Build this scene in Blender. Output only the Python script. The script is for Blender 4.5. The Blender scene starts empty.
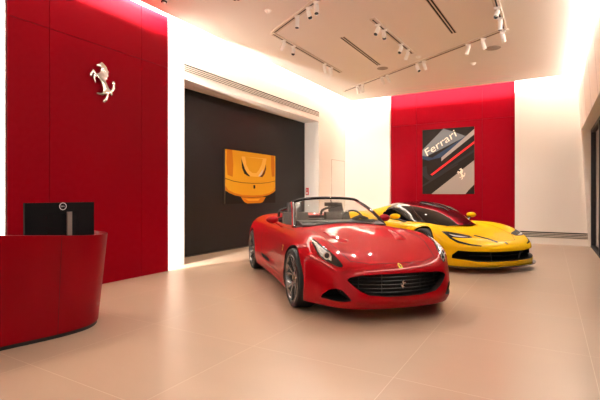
import bpy, bmesh, math, random
from mathutils import Vector, Matrix
from mathutils.bvhtree import BVHTree
from mathutils.geometry import barycentric_transform
random.seed(3)
S = bpy.context.scene
COL = S.collection
F_PX, HY, CH = 424.0, 195.0, 1.30
TH = math.atan2(250, 424)
ST, CT = math.sin(TH), math.cos(TH)

def cam2w(X, D, z=0.0):
    return Vector((CT*X - ST*D, ST*X + CT*D, z))

# ------------------------------------------------------------------ materials
MATS = {}
def mat(name, col, rough=.5, metal=0., coat=0., spec=.5, emit=None, estr=0., trans=0., ior=1.45, alpha=1.):
    if name in MATS: return MATS[name]
    m = bpy.data.materials.new(name); m.use_nodes = True
    b = m.node_tree.nodes['Principled BSDF']
    b.inputs['Base Color'].default_value = (*col, 1)
    b.inputs['Roughness'].default_value = rough
    b.inputs['Metallic'].default_value = metal
    b.inputs['Coat Weight'].default_value = coat
    b.inputs['Coat Roughness'].default_value = .03
    b.inputs['Specular IOR Level'].default_value = spec
    b.inputs['Transmission Weight'].default_value = trans
    b.inputs['IOR'].default_value = ior
    if emit:
        b.inputs['Emission Color'].default_value = (*emit, 1)
        b.inputs['Emission Strength'].default_value = estr
    MATS[name] = m
    return m

def noise_var(m, scale, amt, stretch=(1, 1, 1), bump=0.):
    """modulate base colour with a little noise"""
    nt = m.node_tree; N = nt.nodes; L = nt.links
    b = N['Principled BSDF']
    col = b.inputs['Base Color'].default_value[:]
    tc = N.new('ShaderNodeTexCoord'); mp = N.new('ShaderNodeMapping')
    mp.inputs['Scale'].default_value = stretch
    nz = N.new('ShaderNodeTexNoise'); nz.inputs['Scale'].default_value = scale; nz.inputs['Detail'].default_value = 4
    L.new(tc.outputs['Object'], mp.inputs['Vector']); L.new(mp.outputs['Vector'], nz.inputs['Vector'])
    r = N.new('ShaderNodeMapRange'); r.inputs['To Min'].default_value = 1-amt; r.inputs['To Max'].default_value = 1+amt
    L.new(nz.outputs['Fac'], r.inputs['Value'])
    mx = N.new('ShaderNodeVectorMath'); mx.operation = 'SCALE'
    mx.inputs[0].default_value = col[:3]
    L.new(r.outputs['Result'], mx.inputs['Scale']); L.new(mx.outputs['Vector'], b.inputs['Base Color'])
    if bump:
        bp = N.new('ShaderNodeBump'); bp.inputs['Strength'].default_value = bump; bp.inputs['Distance'].default_value = .01
        L.new(nz.outputs['Fac'], bp.inputs['Height']); L.new(bp.outputs['Normal'], b.inputs['Normal'])
    return m

def thin_glass(name, tint, refl=.09):
    m = bpy.data.materials.new(name); m.use_nodes = True
    nt = m.node_tree; N = nt.nodes; L = nt.links
    N.clear()
    out = N.new('ShaderNodeOutputMaterial'); mix = N.new('ShaderNodeMixShader')
    tr = N.new('ShaderNodeBsdfTransparent'); tr.inputs['Color'].default_value = (*tint, 1)
    gl = N.new('ShaderNodeBsdfGlossy'); gl.inputs['Roughness'].default_value = .02
    lw = N.new('ShaderNodeFresnel'); lw.inputs['IOR'].default_value = 1.5
    L.new(lw.outputs['Fac'], mix.inputs['Fac']); L.new(tr.outputs[0], mix.inputs[1]); L.new(gl.outputs[0], mix.inputs[2])
    L.new(mix.outputs[0], out.inputs['Surface'])
    MATS[name] = m
    return m

red_paint = mat('red_paint', (.33, .0005, .005), .5, 0, .45, .04)
yel_paint = mat('yellow_paint', (.84, .50, .004), .5, 0, .38, .04)
blk_gloss = mat('black_gloss', (.008, .008, .009), .08, 0, .6)
blk_matte = mat('black_matte', (.010, .010, .010), .6)
liner = mat('wheel_liner', (.006, .006, .006), .8)
rubber = noise_var(mat('rubber', (.012, .012, .012), .55), 30, .2)
rim_m = mat('rim_metal', (.22, .21, .205), .25, .9)
disc_m = mat('brake_disc', (.25, .24, .23), .35, .9)
chrome = mat('chrome', (.85, .82, .78), .12, 1.)
satin = mat('satin_metal', (.86, .84, .80), .2, 1.)
leather = noise_var(mat('leather', (.035, .03, .028), .45), 60, .2)
leather_l = noise_var(mat('leather_grey', (.08, .065, .055), .5), 60, .15)
lamp_in = mat('lamp_inner', (.50, .48, .46), .4, .3)
badge_y = mat('badge_yellow', (.9, .62, .02), .3, 0, .5)
glass_w = thin_glass('windscreen_glass', (.78, .80, .78))
glass_l = thin_glass('lamp_glass', (.8, .8, .8))
glass_d = mat('dark_glass', (.006, .006, .007), .03, 0, .3)
beige = noise_var(mat('wall_paint', (.80, .735, .67), .6, 0, 0, .3), 1.3, .03, (1, 1, .2))
beige_r = noise_var(mat('wall_paint_right', (.80, .72, .64), .6), 1.3, .02)
ceil_m = noise_var(mat('ceiling_paint', (.88, .83, .775), .75), .8, .02)
redwall = noise_var(mat('red_cladding', (.24, .0005, .007), .5, 0, 0, .05), .9, .06)
seam_m = mat('seam_dark', (.05, .003, .003), .7)
darkwall = noise_var(mat('dark_wall', (.018, .015, .015), .35, 0, 0, .2), .7, .12)
desk_m = noise_var(mat('red_lacquer', (.22, .0005, .005), .4, 0, .10, .08), 1.2, .05)
white_m = mat('white_metal', (.90, .88, .84), .4)
track_m = mat('track_metal', (.66, .58, .49), .5)
vent_d = mat('vent_gap', (.012, .010, .009), .8)
vent_l = mat('vent_metal', (.66, .58, .49), .45)
frame_m = mat('frame_black', (.012, .012, .014), .35)
led_m = mat('led_lens', (1, .9, .75), .4, emit=(1, .86, .66), estr=.25)

# ------------------------------------------------------------------ helpers
def link(name, me, parent=None, mats=None):
    o = bpy.data.objects.new(name, me); COL.objects.link(o)
    if mats:
        for m in (mats if isinstance(mats, (list, tuple)) else [mats]): me.materials.append(m)
    if parent: o.parent = parent
    return o

def fin(name, bm, mats, parent=None, smooth=None, recalc=True):
    if recalc: bmesh.ops.recalc_face_normals(bm, faces=bm.faces)
    me = bpy.data.meshes.new(name); bm.to_mesh(me); bm.free()
    o = link(name, me, parent, mats)
    if smooth is not None:
        for p in me.polygons: p.use_smooth = True
        me.set_sharp_from_angle(angle=math.radians(smooth))
    return o

def tag(o, label, cat, group=None, kind=None):
    if label: o['label'] = label
    if cat: o['category'] = cat
    if group: o['group'] = group
    if kind: o['kind'] = kind
    return o

def struct(o):
    o['kind'] = 'structure'; return o

def empty(name, loc=(0, 0, 0), rz=0.):
    o = bpy.data.objects.new(name, None); COL.objects.link(o)
    o.location = loc; o.rotation_euler = (0, 0, rz); o.empty_display_size = .1
    return o

def box(bm, a, b, mi=0):
    x0, y0, z0 = a; x1, y1, z1 = b
    v = [bm.verts.new(p) for p in ((x0,y0,z0),(x1,y0,z0),(x1,y1,z0),(x0,y1,z0),(x0,y0,z1),(x1,y0,z1),(x1,y1,z1),(x0,y1,z1))]
    fs = []
    for f in ((0,3,2,1),(4,5,6,7),(0,1,5,4),(1,2,6,5),(2,3,7,6),(3,0,4,7)):
        g = bm.faces.new([v[i] for i in f]); g.material_index = mi; fs.append(g)
    return v

def bevel_all(bm, w, seg=2, ang=30):
    es = [e for e in bm.edges if len(e.link_faces) == 2 and e.calc_face_angle(0) > math.radians(ang)]
    bmesh.ops.bevel(bm, geom=es, offset=w, segments=seg, affect='EDGES', profile=.5)

def hexa(bm, pts, mi=0):
    v = [bm.verts.new(p) for p in pts]
    for f in ((0,3,2,1),(4,5,6,7),(0,1,5,4),(1,2,6,5),(2,3,7,6),(3,0,4,7)):
        bm.faces.new([v[i] for i in f]).material_index = mi

def prism(bm, outline, to3, d0, d1, mi=0):
    """outline 2D list; to3(a,b,d)->3D"""
    v0 = [bm.verts.new(to3(a, b, d0)) for a, b in outline]
    v1 = [bm.verts.new(to3(a, b, d1)) for a, b in outline]
    n = len(outline)
    bm.faces.new(v0[::-1]).material_index = mi; bm.faces.new(v1).material_index = mi
    for i in range(n):
        bm.faces.new((v0[i], v0[(i+1) % n], v1[(i+1) % n], v1[i])).material_index = mi

def frame_at(t):
    t = t.normalized(); up = Vector((0, 0, 1)) if abs(t.z) < .95 else Vector((1, 0, 0))
    a = t.cross(up).normalized(); return a, a.cross(t).normalized()

def tube(bm, pts, r, n=8, mi=0, closed=False, sq=(1, 1)):
    pts = [Vector(p) for p in pts]; rings = []
    m = len(pts)
    for i, p in enumerate(pts):
        if closed: t = pts[(i+1) % m] - pts[i-1]
        else: t = pts[min(i+1, m-1)] - pts[max(i-1, 0)]
        a, b = frame_at(t)
        rr = r[i] if isinstance(r, (list, tuple)) else r
        rings.append([bm.verts.new(p + (a*math.cos(k*2*math.pi/n)*sq[0] + b*math.sin(k*2*math.pi/n)*sq[1])*rr) for k in range(n)])
    rng = range(m) if closed else range(m-1)
    for i in rng:
        A, B = rings[i], rings[(i+1) % m]
        for k in range(n):
            bm.faces.new((A[k], A[(k+1) % n], B[(k+1) % n], B[k])).material_index = mi
    if not closed:
        bm.faces.new(rings[0][::-1]).material_index = mi; bm.faces.new(rings[-1]).material_index = mi

def lathe(bm, prof, n=32, axis='y', c=(0, 0, 0), mi=0, close=False):
    """prof: list of (r, a) around the given axis through c"""
    c = Vector(c); rings = []
    for r, a in prof:
        ring = []
        for k in range(n):
            u, w = r*math.cos(2*math.pi*k/n), r*math.sin(2*math.pi*k/n)
            p = {'y': (u, a, w), 'z': (u, w, a), 'x': (a, u, w)}[axis]
            ring.append(bm.verts.new(c + Vector(p)))
        rings.append(ring)
    m = len(rings)
    for i in (range(m) if close else range(m-1)):
        A, B = rings[i], rings[(i+1) % m]
        for k in range(n):
            bm.faces.new((A[k], A[(k+1) % n], B[(k+1) % n], B[k])).material_index = mi
    if not close:
        if prof[0][0] > 1e-6: bm.faces.new(rings[0][::-1]).material_index = mi
        if prof[-1][0] > 1e-6: bm.faces.new(rings[-1]).material_index = mi
    return rings

def cr(pts, n):
    """Catmull-Rom through points, n segments each"""
    P = [Vector(p) for p in pts]; out = []
    for i in range(len(P)-1):
        p0 = P[i-1] if i else P[0]*2 - P[1]; p1, p2 = P[i], P[i+1]
        p3 = P[i+2] if i+2 < len(P) else P[-1]*2 - P[-2]
        for k in range(n):
            t = k/n
            out.append(.5*((2*p1) + (p2-p0)*t + (2*p0-5*p1+4*p2-p3)*t*t + (3*p1-3*p2+p3-p0)*t**3))
    out.append(P[-1]); return out

def sub_eval(bm, levels):
    me = bpy.data.meshes.new('tmp'); bm.to_mesh(me); bm.free()
    o = bpy.data.objects.new('tmp', me); COL.objects.link(o)
    if levels:
        s = o.modifiers.new('s', 'SUBSURF'); s.levels = levels; s.render_levels = levels; s.boundary_smooth = 'PRESERVE_CORNERS'
    bpy.context.view_layer.update()
    dg = bpy.context.evaluated_depsgraph_get()
    r = bpy.data.meshes.new_from_object(o.evaluated_get(dg))
    bpy.data.objects.remove(o)
    return r

def booleans(me, cutters, mode='DIFFERENCE'):
    o = bpy.data.objects.new('tmp', me); COL.objects.link(o); cs = []
    for c in cutters:
        co = bpy.data.objects.new('cut', c); COL.objects.link(co); cs.append(co)
        m = o.modifiers.new('b', 'BOOLEAN'); m.operation = mode; m.solver = 'EXACT'; m.object = co; m.material_mode = 'TRANSFER'
    bpy.context.view_layer.update()
    dg = bpy.context.evaluated_depsgraph_get()
    r = bpy.data.meshes.new_from_object(o.evaluated_get(dg))
    bpy.data.objects.remove(o)
    for c in cs: bpy.data.objects.remove(c)
    return r

def bm2me(bm, mats=()):
    bmesh.ops.recalc_face_normals(bm, faces=bm.faces)
    me = bpy.data.meshes.new('t'); bm.to_mesh(me); bm.free()
    for m in mats: me.materials.append(m)
    return me

class Surf:
    """smooth reference surface for normals and projections"""
    def __init__(s, me):
        me.calc_loop_triangles()
        s.v = [v.co.copy() for v in me.vertices]; s.n = [v.normal.copy() for v in me.vertices]
        s.t = [tuple(t.vertices) for t in me.loop_triangles]
        s.bvh = BVHTree.FromPolygons(s.v, s.t)
    def _n(s, p, i):
        a, b, c = s.t[i]
        n = barycentric_transform(p, s.v[a], s.v[b], s.v[c], s.n[a], s.n[b], s.n[c])
        return n.normalized() if n.length > 1e-6 else s.n[a]
    def near(s, p):
        h = s.bvh.find_nearest(p)
        return h[0], s._n(h[0], h[2]), h[3]
    def cast(s, o, d):
        h = s.bvh.ray_cast(Vector(o), Vector(d).normalized())
        if h[0] is None: return None
        n = s._n(h[0], h[2])
        if n.dot(Vector(d)) > 0: n = -n
        return h[0], n

def set_normals(me, surf):
    for p in me.polygons: p.use_smooth = True
    me.set_sharp_from_angle(angle=math.radians(35))
    base = [Vector(c.vector) for c in me.corner_normals]
    out = []
    cache = {}
    for p in me.polygons:
        for li in p.loop_indices:
            vi = me.loops[li].vertex_index
            if vi not in cache: cache[vi] = surf.near(me.vertices[vi].co)
            co, n, d = cache[vi]
            if d < 8e-4 and n.dot(p.normal) > .8: out.append(n)
            else: out.append(base[li])
    me.normals_split_custom_set(out)

def body_cage(T, side, Fr, Rr, zs):
    """T[s][j] top grid; side[s] = y at each level; Fr/Rr rows below first/last T row"""
    bm = bmesh.new(); V = {}
    def vt(p):
        k = tuple(round(c, 5) for c in p)
        if k not in V: V[k] = bm.verts.new(k)
        return V[k]
    J = len(T[0])
    def quad(*ps):
        for s in (1, -1):
            q = [vt((p[0], p[1]*s, p[2])) for p in ps]
            q = list(dict.fromkeys(q))
            if len(q) > 2:
                try: bm.faces.new(q if s == 1 else q[::-1])
                except ValueError: pass
    for i in range(len(T)-1):
        for j in range(J-1): quad(T[i][j], T[i+1][j], T[i+1][j+1], T[i][j+1])
    nL = len(zs)
    B = []
    for i, row in enumerate(T):
        e = row[-1]; B.append([e] + [(e[0], side[i][k], zs[k]) for k in range(nL)])
    for G, idx in ((Fr, 0), (Rr, -1)):
        rows = [T[idx]] + [list(g) + [B[idx][k+1]] for k, g in enumerate(G)]
        for i in range(len(rows)-1):
            for j in range(J-1): quad(rows[i][j], rows[i+1][j], rows[i+1][j+1], rows[i][j+1])
    for i in range(len(B)-1):
        for k in range(nL): quad(B[i][k], B[i+1][k], B[i+1][k+1], B[i][k+1])
    bmesh.ops.recalc_face_normals(bm, faces=bm.faces)
    return bm

def close_bottom(me):
    bm = bmesh.new(); bm.from_mesh(me)
    es = [e for e in bm.edges if len(e.link_faces) == 1]
    bmesh.ops.holes_fill(bm, edges=es, sides=0)
    bmesh.ops.recalc_face_normals(bm, faces=bm.faces)
    bm.to_mesh(me); bm.free()

def dice(outline, step):
    bm = bmesh.new()
    bm.faces.new([bm.verts.new((a, b, 0)) for a, b in outline])
    xs = [p[0] for p in outline]; ys = [p[1] for p in outline]
    bmesh.ops.triangulate(bm, faces=bm.faces)
    for ax, lo, hi in ((0, min(xs), max(xs)), (1, min(ys), max(ys))):
        n = int((hi-lo)/step)
        for i in range(1, n+1):
            co = [0, 0, 0]; no = [0, 0, 0]; co[ax] = lo+i*(hi-lo)/(n+1); no[ax] = 1
            bmesh.ops.bisect_plane(bm, geom=bm.verts[:]+bm.edges[:]+bm.faces[:], plane_co=co, plane_no=no)
    return bm

def patch(outline, step, caster, off=.003, depth=.006, mirror=False, dome=0.):
    """thin plate that follows a surface; caster(a,b) -> (point, normal)"""
    bm = dice(outline, step)
    top = {}; bad = []
    hull = [Vector((a, b)) for a, b in outline]
    cx = sum(a for a, b in outline)/len(outline); cy = sum(b for a, b in outline)/len(outline)
    for v in bm.verts:
        r = caster(v.co.x, v.co.y)
        if r is None: bad.append(v); continue
        e = min(((v.co.xy - hull[i]) - (hull[(i+1) % len(hull)]-hull[i]) * max(0, min(1, (v.co.xy-hull[i]).dot(hull[(i+1) % len(hull)]-hull[i]) / max(1e-9, (hull[(i+1) % len(hull)]-hull[i]).length_squared)))).length for i in range(len(hull)))
        top[v] = (r[0] + r[1]*(off + dome*min(1, e/(step*2.5))), r[0] - r[1]*depth)
    bmesh.ops.delete(bm, geom=bad, context='VERTS')
    res = bmesh.new()
    for sgn in ((1, -1) if mirror else (1,)):
        M = Vector((1, sgn, 1)); a = {}; b = {}
        for v in bm.verts:
            a[v] = res.verts.new(top[v][0]*M); b[v] = res.verts.new(top[v][1]*M)
        for f in bm.faces:
            res.faces.new([a[v] for v in f.verts]); res.faces.new([b[v] for v in reversed(f.verts)])
        for e in bm.edges:
            if len(e.link_faces) == 1:
                res.faces.new((a[e.verts[0]], a[e.verts[1]], b[e.verts[1]], b[e.verts[0]]))
    bm.free()
    return res

def split_mirror(bm):
    """returns (left, right) bmeshes of a mirrored patch"""
    out = []
    for s in (1, -1):
        c = bm.copy()
        bmesh.ops.delete(c, geom=[v for v in c.verts if v.co.y*s < 0], context='VERTS')
        out.append(c)
    bm.free(); return out

def ribbon(bm, pts, caster, w=.004, off=.0012, n=6, mi=0, closed=False):
    P = [p.xy for p in cr([(a, b, 0) for a, b in pts], n)] if not closed else [Vector(p) for p in pts]
    L = []
    for p in P:
        r = caster(p.x, p.y)
        if r: L.append(r)
    for i in range(len(L)-1):
        (p, n1), (q, n2) = L[i], L[i+1]
        t = (q-p)
        if t.length < 1e-5 or t.length > .5: continue
        s1 = t.cross(n1).normalized()*w; s2 = t.cross(n2).normalized()*w
        f = bm.faces.new([bm.verts.new(x) for x in (p-s1+n1*off, q-s2+n2*off, q+s2+n2*off, p+s1+n1*off)])
        f.material_index = mi

def text_mesh(body, size, shear=0.):
    cu = bpy.data.curves.new('t', 'FONT'); cu.body = body; cu.size = size; cu.extrude = 0; cu.shear = shear
    cu.align_x = 'CENTER'; cu.align_y = 'CENTER'
    o = bpy.data.objects.new('t', cu); COL.objects.link(o)
    bpy.context.view_layer.update()
    me = bpy.data.meshes.new_from_object(o.evaluated_get(bpy.context.evaluated_depsgraph_get()))
    bpy.data.objects.remove(o); return me

# prancing horse outline, unit height, y up, centred
HORSE = [(188,66),(183,76),(170,83),(152,92),(150,102),(164,104),(180,101),(190,112),(186,132),(176,150),(158,163),(146,160),(138,146),(122,138),(114,150),
 (98,172),(96,190),(106,198),(112,182),(124,160),(132,166),(126,186),(126,204),(136,232),(142,240),(146,232),(138,206),(142,190),(160,188),
 (176,200),(190,220),(198,244),(206,262),(208,284),(200,302),(180,308),(156,308),(152,318),(176,322),(206,322),(222,306),(234,308),(232,332),(216,352),(202,366),(212,378),
 (226,372),(244,350),(250,326),(252,306),(262,296),(272,300),(278,312),(286,296),(284,284),(298,270),(308,250),(306,226),(312,206),(302,190),(292,192),(284,208),(292,216),(290,240),(280,262),(266,266),(252,252),(238,226),(226,202),(232,194),(244,192),(240,176),(252,160),(246,144),(256,126),(244,112),(236,92),(214,76),(200,64)]
HORSE = [((x-205)/312., (222-y)/312.) for x, y in HORSE]

# ------------------------------------------------------------------ cars
def wheel(name, parent, x, y, r, w, side, style):
    """side +1: outer face looks to +y"""
    t = empty(name); t.parent = parent; t.location = (x, y, r)
    s = side
    bm = bmesh.new()
    ri = r*.79
    prof = [(ri, -w/2+.01), (r*.88, -w/2), (r*.965, -w/2+.012), (r, -w/2+.04), (r, w/2-.04), (r*.965, w/2-.012), (r*.88, w/2), (ri, w/2-.01), (ri-.004, 0)]
    lathe(bm, [(a, b) for a, b in prof], 56, 'y', close=True)
    fin('tyre', bm, rubber, t, 40)
    # rim: lip ring, spokes, hub
    bm = bmesh.new()
    o = w/2 - .008
    lathe(bm, [(ri+.004, s*o), (ri-.012, s*(o+.004)), (ri-.02, s*(o-.012)), (ri-.03, s*(o-.10)), (ri-.022, -s*o), (ri+.004, -s*o)], 56, 'y', close=True)
    nsp = 5
    for k in range(nsp):
        a0 = 2*math.pi*k/nsp + math.pi/2
        for da in ((-.21, .21) if style == 'twin' else (-.13, .13)):
            p = []
            for rr, aa, wd, oo in ((.05, da*.4, .020, o-.045), (ri*.5, da*.75, .015, o-.028), (ri-.012, da*1.15, .013, o-.008)):
                c, sn = math.cos(a0+aa), math.sin(a0+aa)
                p.append((Vector((rr*c, 0, rr*sn)), Vector((-sn, 0, c))*wd, oo))
            for i in range(2):
                (c0, w0, o0), (c1, w1, o1) = p[i], p[i+1]
                Y = Vector((0, s, 0))
                hexa(bm, [c0-w0+Y*(o0-.03), c0+w0+Y*(o0-.03), c1+w1+Y*(o1-.025), c1-w1+Y*(o1-.025),
                          c0-w0*.6+Y*o0, c0+w0*.6+Y*o0, c1+w1*.6+Y*o1, c1-w1*.6+Y*o1])
    lathe(bm, [(.075, s*(o-.09)), (.072, s*(o-.04)), (.055, s*(o-.030)), (.0001, s*(o-.030))], 24, 'y')
    fin('rim', bm, rim_m, t, 35)
    bm = bmesh.new()
    lathe(bm, [(.0001, s*(o-.029)), (.034, s*(o-.029)), (.034, s*(o-.024)), (.026, s*(o-.018)), (.0001, s*(o-.018))], 24, 'y')
    fin('centre_cap', bm, badge_y if style != 'twin' else mat('cap_dark', (.18,.12,.06), .3, .6), t, 35)
    bm = bmesh.new()
    lathe(bm, [(.08, s*(o-.12)), (ri*.80, s*(o-.12)), (ri*.80, s*(o-.15)), (.08, s*(o-.15))], 40, 'y', close=True)
    fin('brake_disc', bm, disc_m, t, 35)
    bm = bmesh.new()
    box(bm, (ri*.35, min(s*(o-.09), s*(o-.17)), -.09), (ri*.88, max(s*(o-.09), s*(o-.17)), .09)); bevel_all(bm, .015)
    fin('brake_caliper', bm, badge_y if style != 'twin' else blk_matte, t, 35)
    bm = bmesh.new()
    lathe(bm, [(.0001, -s*.02), (ri-.035, -s*.02), (ri-.035, -s*.05), (.0001, -s*.05)], 40, 'y')
    fin('inner_wheel', bm, liner, t, 35)
    return t

def cyl_cut(x, y0, y1, z, r):
    bm = bmesh.new()
    lathe(bm, [(r, y0), (r, y1)], 56, 'y', (x, 0, z))
    return bm2me(bm, [liner])

def prism_x(outline, x0, x1, m):
    bm = bmesh.new(); prism(bm, outline, lambda a, b, d: (d, a, b), x0, x1); return bm2me(bm, [m])

class Car:
    def __init__(s, name, X, D, phi, T, side, Fr, Rr, zs, levels=3):
        s.a = Vector((math.sin(phi), -math.cos(phi)))
        fw = cam2w(s.a.x, s.a.y)
        s.root = empty(name, cam2w(X, D), math.atan2(fw.y, fw.x))
        bpy.context.view_layer.update()
        s.M = Matrix.Translation(s.root.location) @ Matrix.Rotation(math.atan2(fw.y, fw.x), 4, 'Z')
        s.Mi = s.M.inverted()
        s.eye = s.Mi @ Vector((0, 0, CH))
        s.me = sub_eval(body_cage(T, side, Fr, Rr, zs), levels)
        s.surf = Surf(s.me)
        close_bottom(s.me)
    def px(s, u, v):
        d = cam2w((u-300)/F_PX, 1) + Vector((0, 0, (HY-v)/F_PX))
        return s.surf.cast(s.eye, s.Mi.to_3x3() @ d)
    def front(s, y, z): return s.surf.cast((3, y, z), (-1, 0, 0))
    def above(s, x, y): return s.surf.cast((x, y, 3), (0, 0, -1))
    def left(s, x, z): return s.surf.cast((x, 3, z), (0, -1, 0))
    def paint(s, mname):
        pass

def extract(bm, test, cuts):
    """bisect faces along planes, then split off faces passing test"""
    for co, no, roi in cuts:
        fs = [f for f in bm.faces if roi(f.calc_center_median())]
        ge = list({v for f in fs for v in f.verts}) + list({e for f in fs for e in f.edges}) + fs
        bmesh.ops.bisect_plane(bm, geom=ge, plane_co=co, plane_no=no, dist=1e-5)
    fs = [f for f in bm.faces if f.material_index == 0 and test(f.calc_center_median())]
    nb = bmesh.new(); mp = {}
    for f in fs:
        vs = []
        for v in f.verts:
            if v not in mp: mp[v] = nb.verts.new(v.co)
            vs.append(mp[v])
        nb.faces.new(vs)
    bmesh.ops.delete(bm, geom=fs, context='FACES')
    return nb

def body_part(name, bm, mats, parent, surf):
    me = bpy.data.meshes.new(name); bm.to_mesh(me); bm.free()
    for m in mats:
        if m.name not in [q.name for q in me.materials if q]: me.materials.append(m)
    set_normals(me, surf)
    return link(name, me, parent)

def seg_planes(poly, mk, roi):
    out = []
    for i in range(len(poly)):
        a, b = poly[i], poly[(i+1) % len(poly)]
        co, no = mk(a, b); out.append((co, no, roi))
    return out

def inside(p, poly):
    x, y = p; c = False; n = len(poly)
    for i in range(n):
        (x1, y1), (x2, y2) = poly[i], poly[i-1]
        if (y1 > y) != (y2 > y) and x < (x2-x1)*(y-y1)/(y2-y1)+x1: c = not c
    return c

def densify(poly, step=.04):
    out = []
    n = len(poly)
    for i in range(n):
        a, b = Vector(poly[i]), Vector(poly[(i+1) % n])
        k = max(1, int((b-a).length/step))
        out += [a.lerp(b, j/k) for j in range(k)]
    return out + [Vector(poly[0])]

def panel_split(car, bm, kind, poly, names, mats):
    """kind 'side' (poly in x,z; both flanks) or 'top' (x,y)"""
    parts = []
    if kind == 'side':
        for sg, nm in ((1, names[0]), (-1, names[1])):
            roi = lambda c, sg=sg: c.y*sg > .6
            mk = lambda a, b: (Vector((a[0], 0, a[1])), Vector((b[1]-a[1], 0, a[0]-b[0])))
            nb = extract(bm, lambda c, sg=sg: c.y*sg > .6 and inside((c.x, c.z), poly), seg_planes(poly, mk, roi))
            cast = lambda x, z, sg=sg: car.surf.cast((x, 3*sg, z), (0, -sg, 0))
            ribbon(nb, densify(poly), cast, mi=1, closed=True, w=.0035)
            parts.append(body_part(nm, nb, mats, car.root, car.surf))
    else:
        roi = lambda c: c.z > .4
        mk = lambda a, b: (Vector((a[0], a[1], 0)), Vector((b[1]-a[1], a[0]-b[0], 0)))
        nb = extract(bm, lambda c: c.z > .4 and inside((c.x, c.y), poly), seg_planes(poly, mk, roi))
        ribbon(nb, densify(poly), lambda x, y: car.surf.cast((x, y, 3), (0, 0, -1)), mi=1, closed=True, w=.0035)
        parts.append(body_part(names[0], nb, mats, car.root, car.surf))
    return parts

def horse_badge(car, u, z, h, m, name, off=.012, caster=None, parent=None):
    bm = patch([(u-h*a, z+h*b) for a, b in HORSE], h*.25, caster or car.front, off, .001)
    return fin(name, bm, m, parent or car.root, 30)

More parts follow.
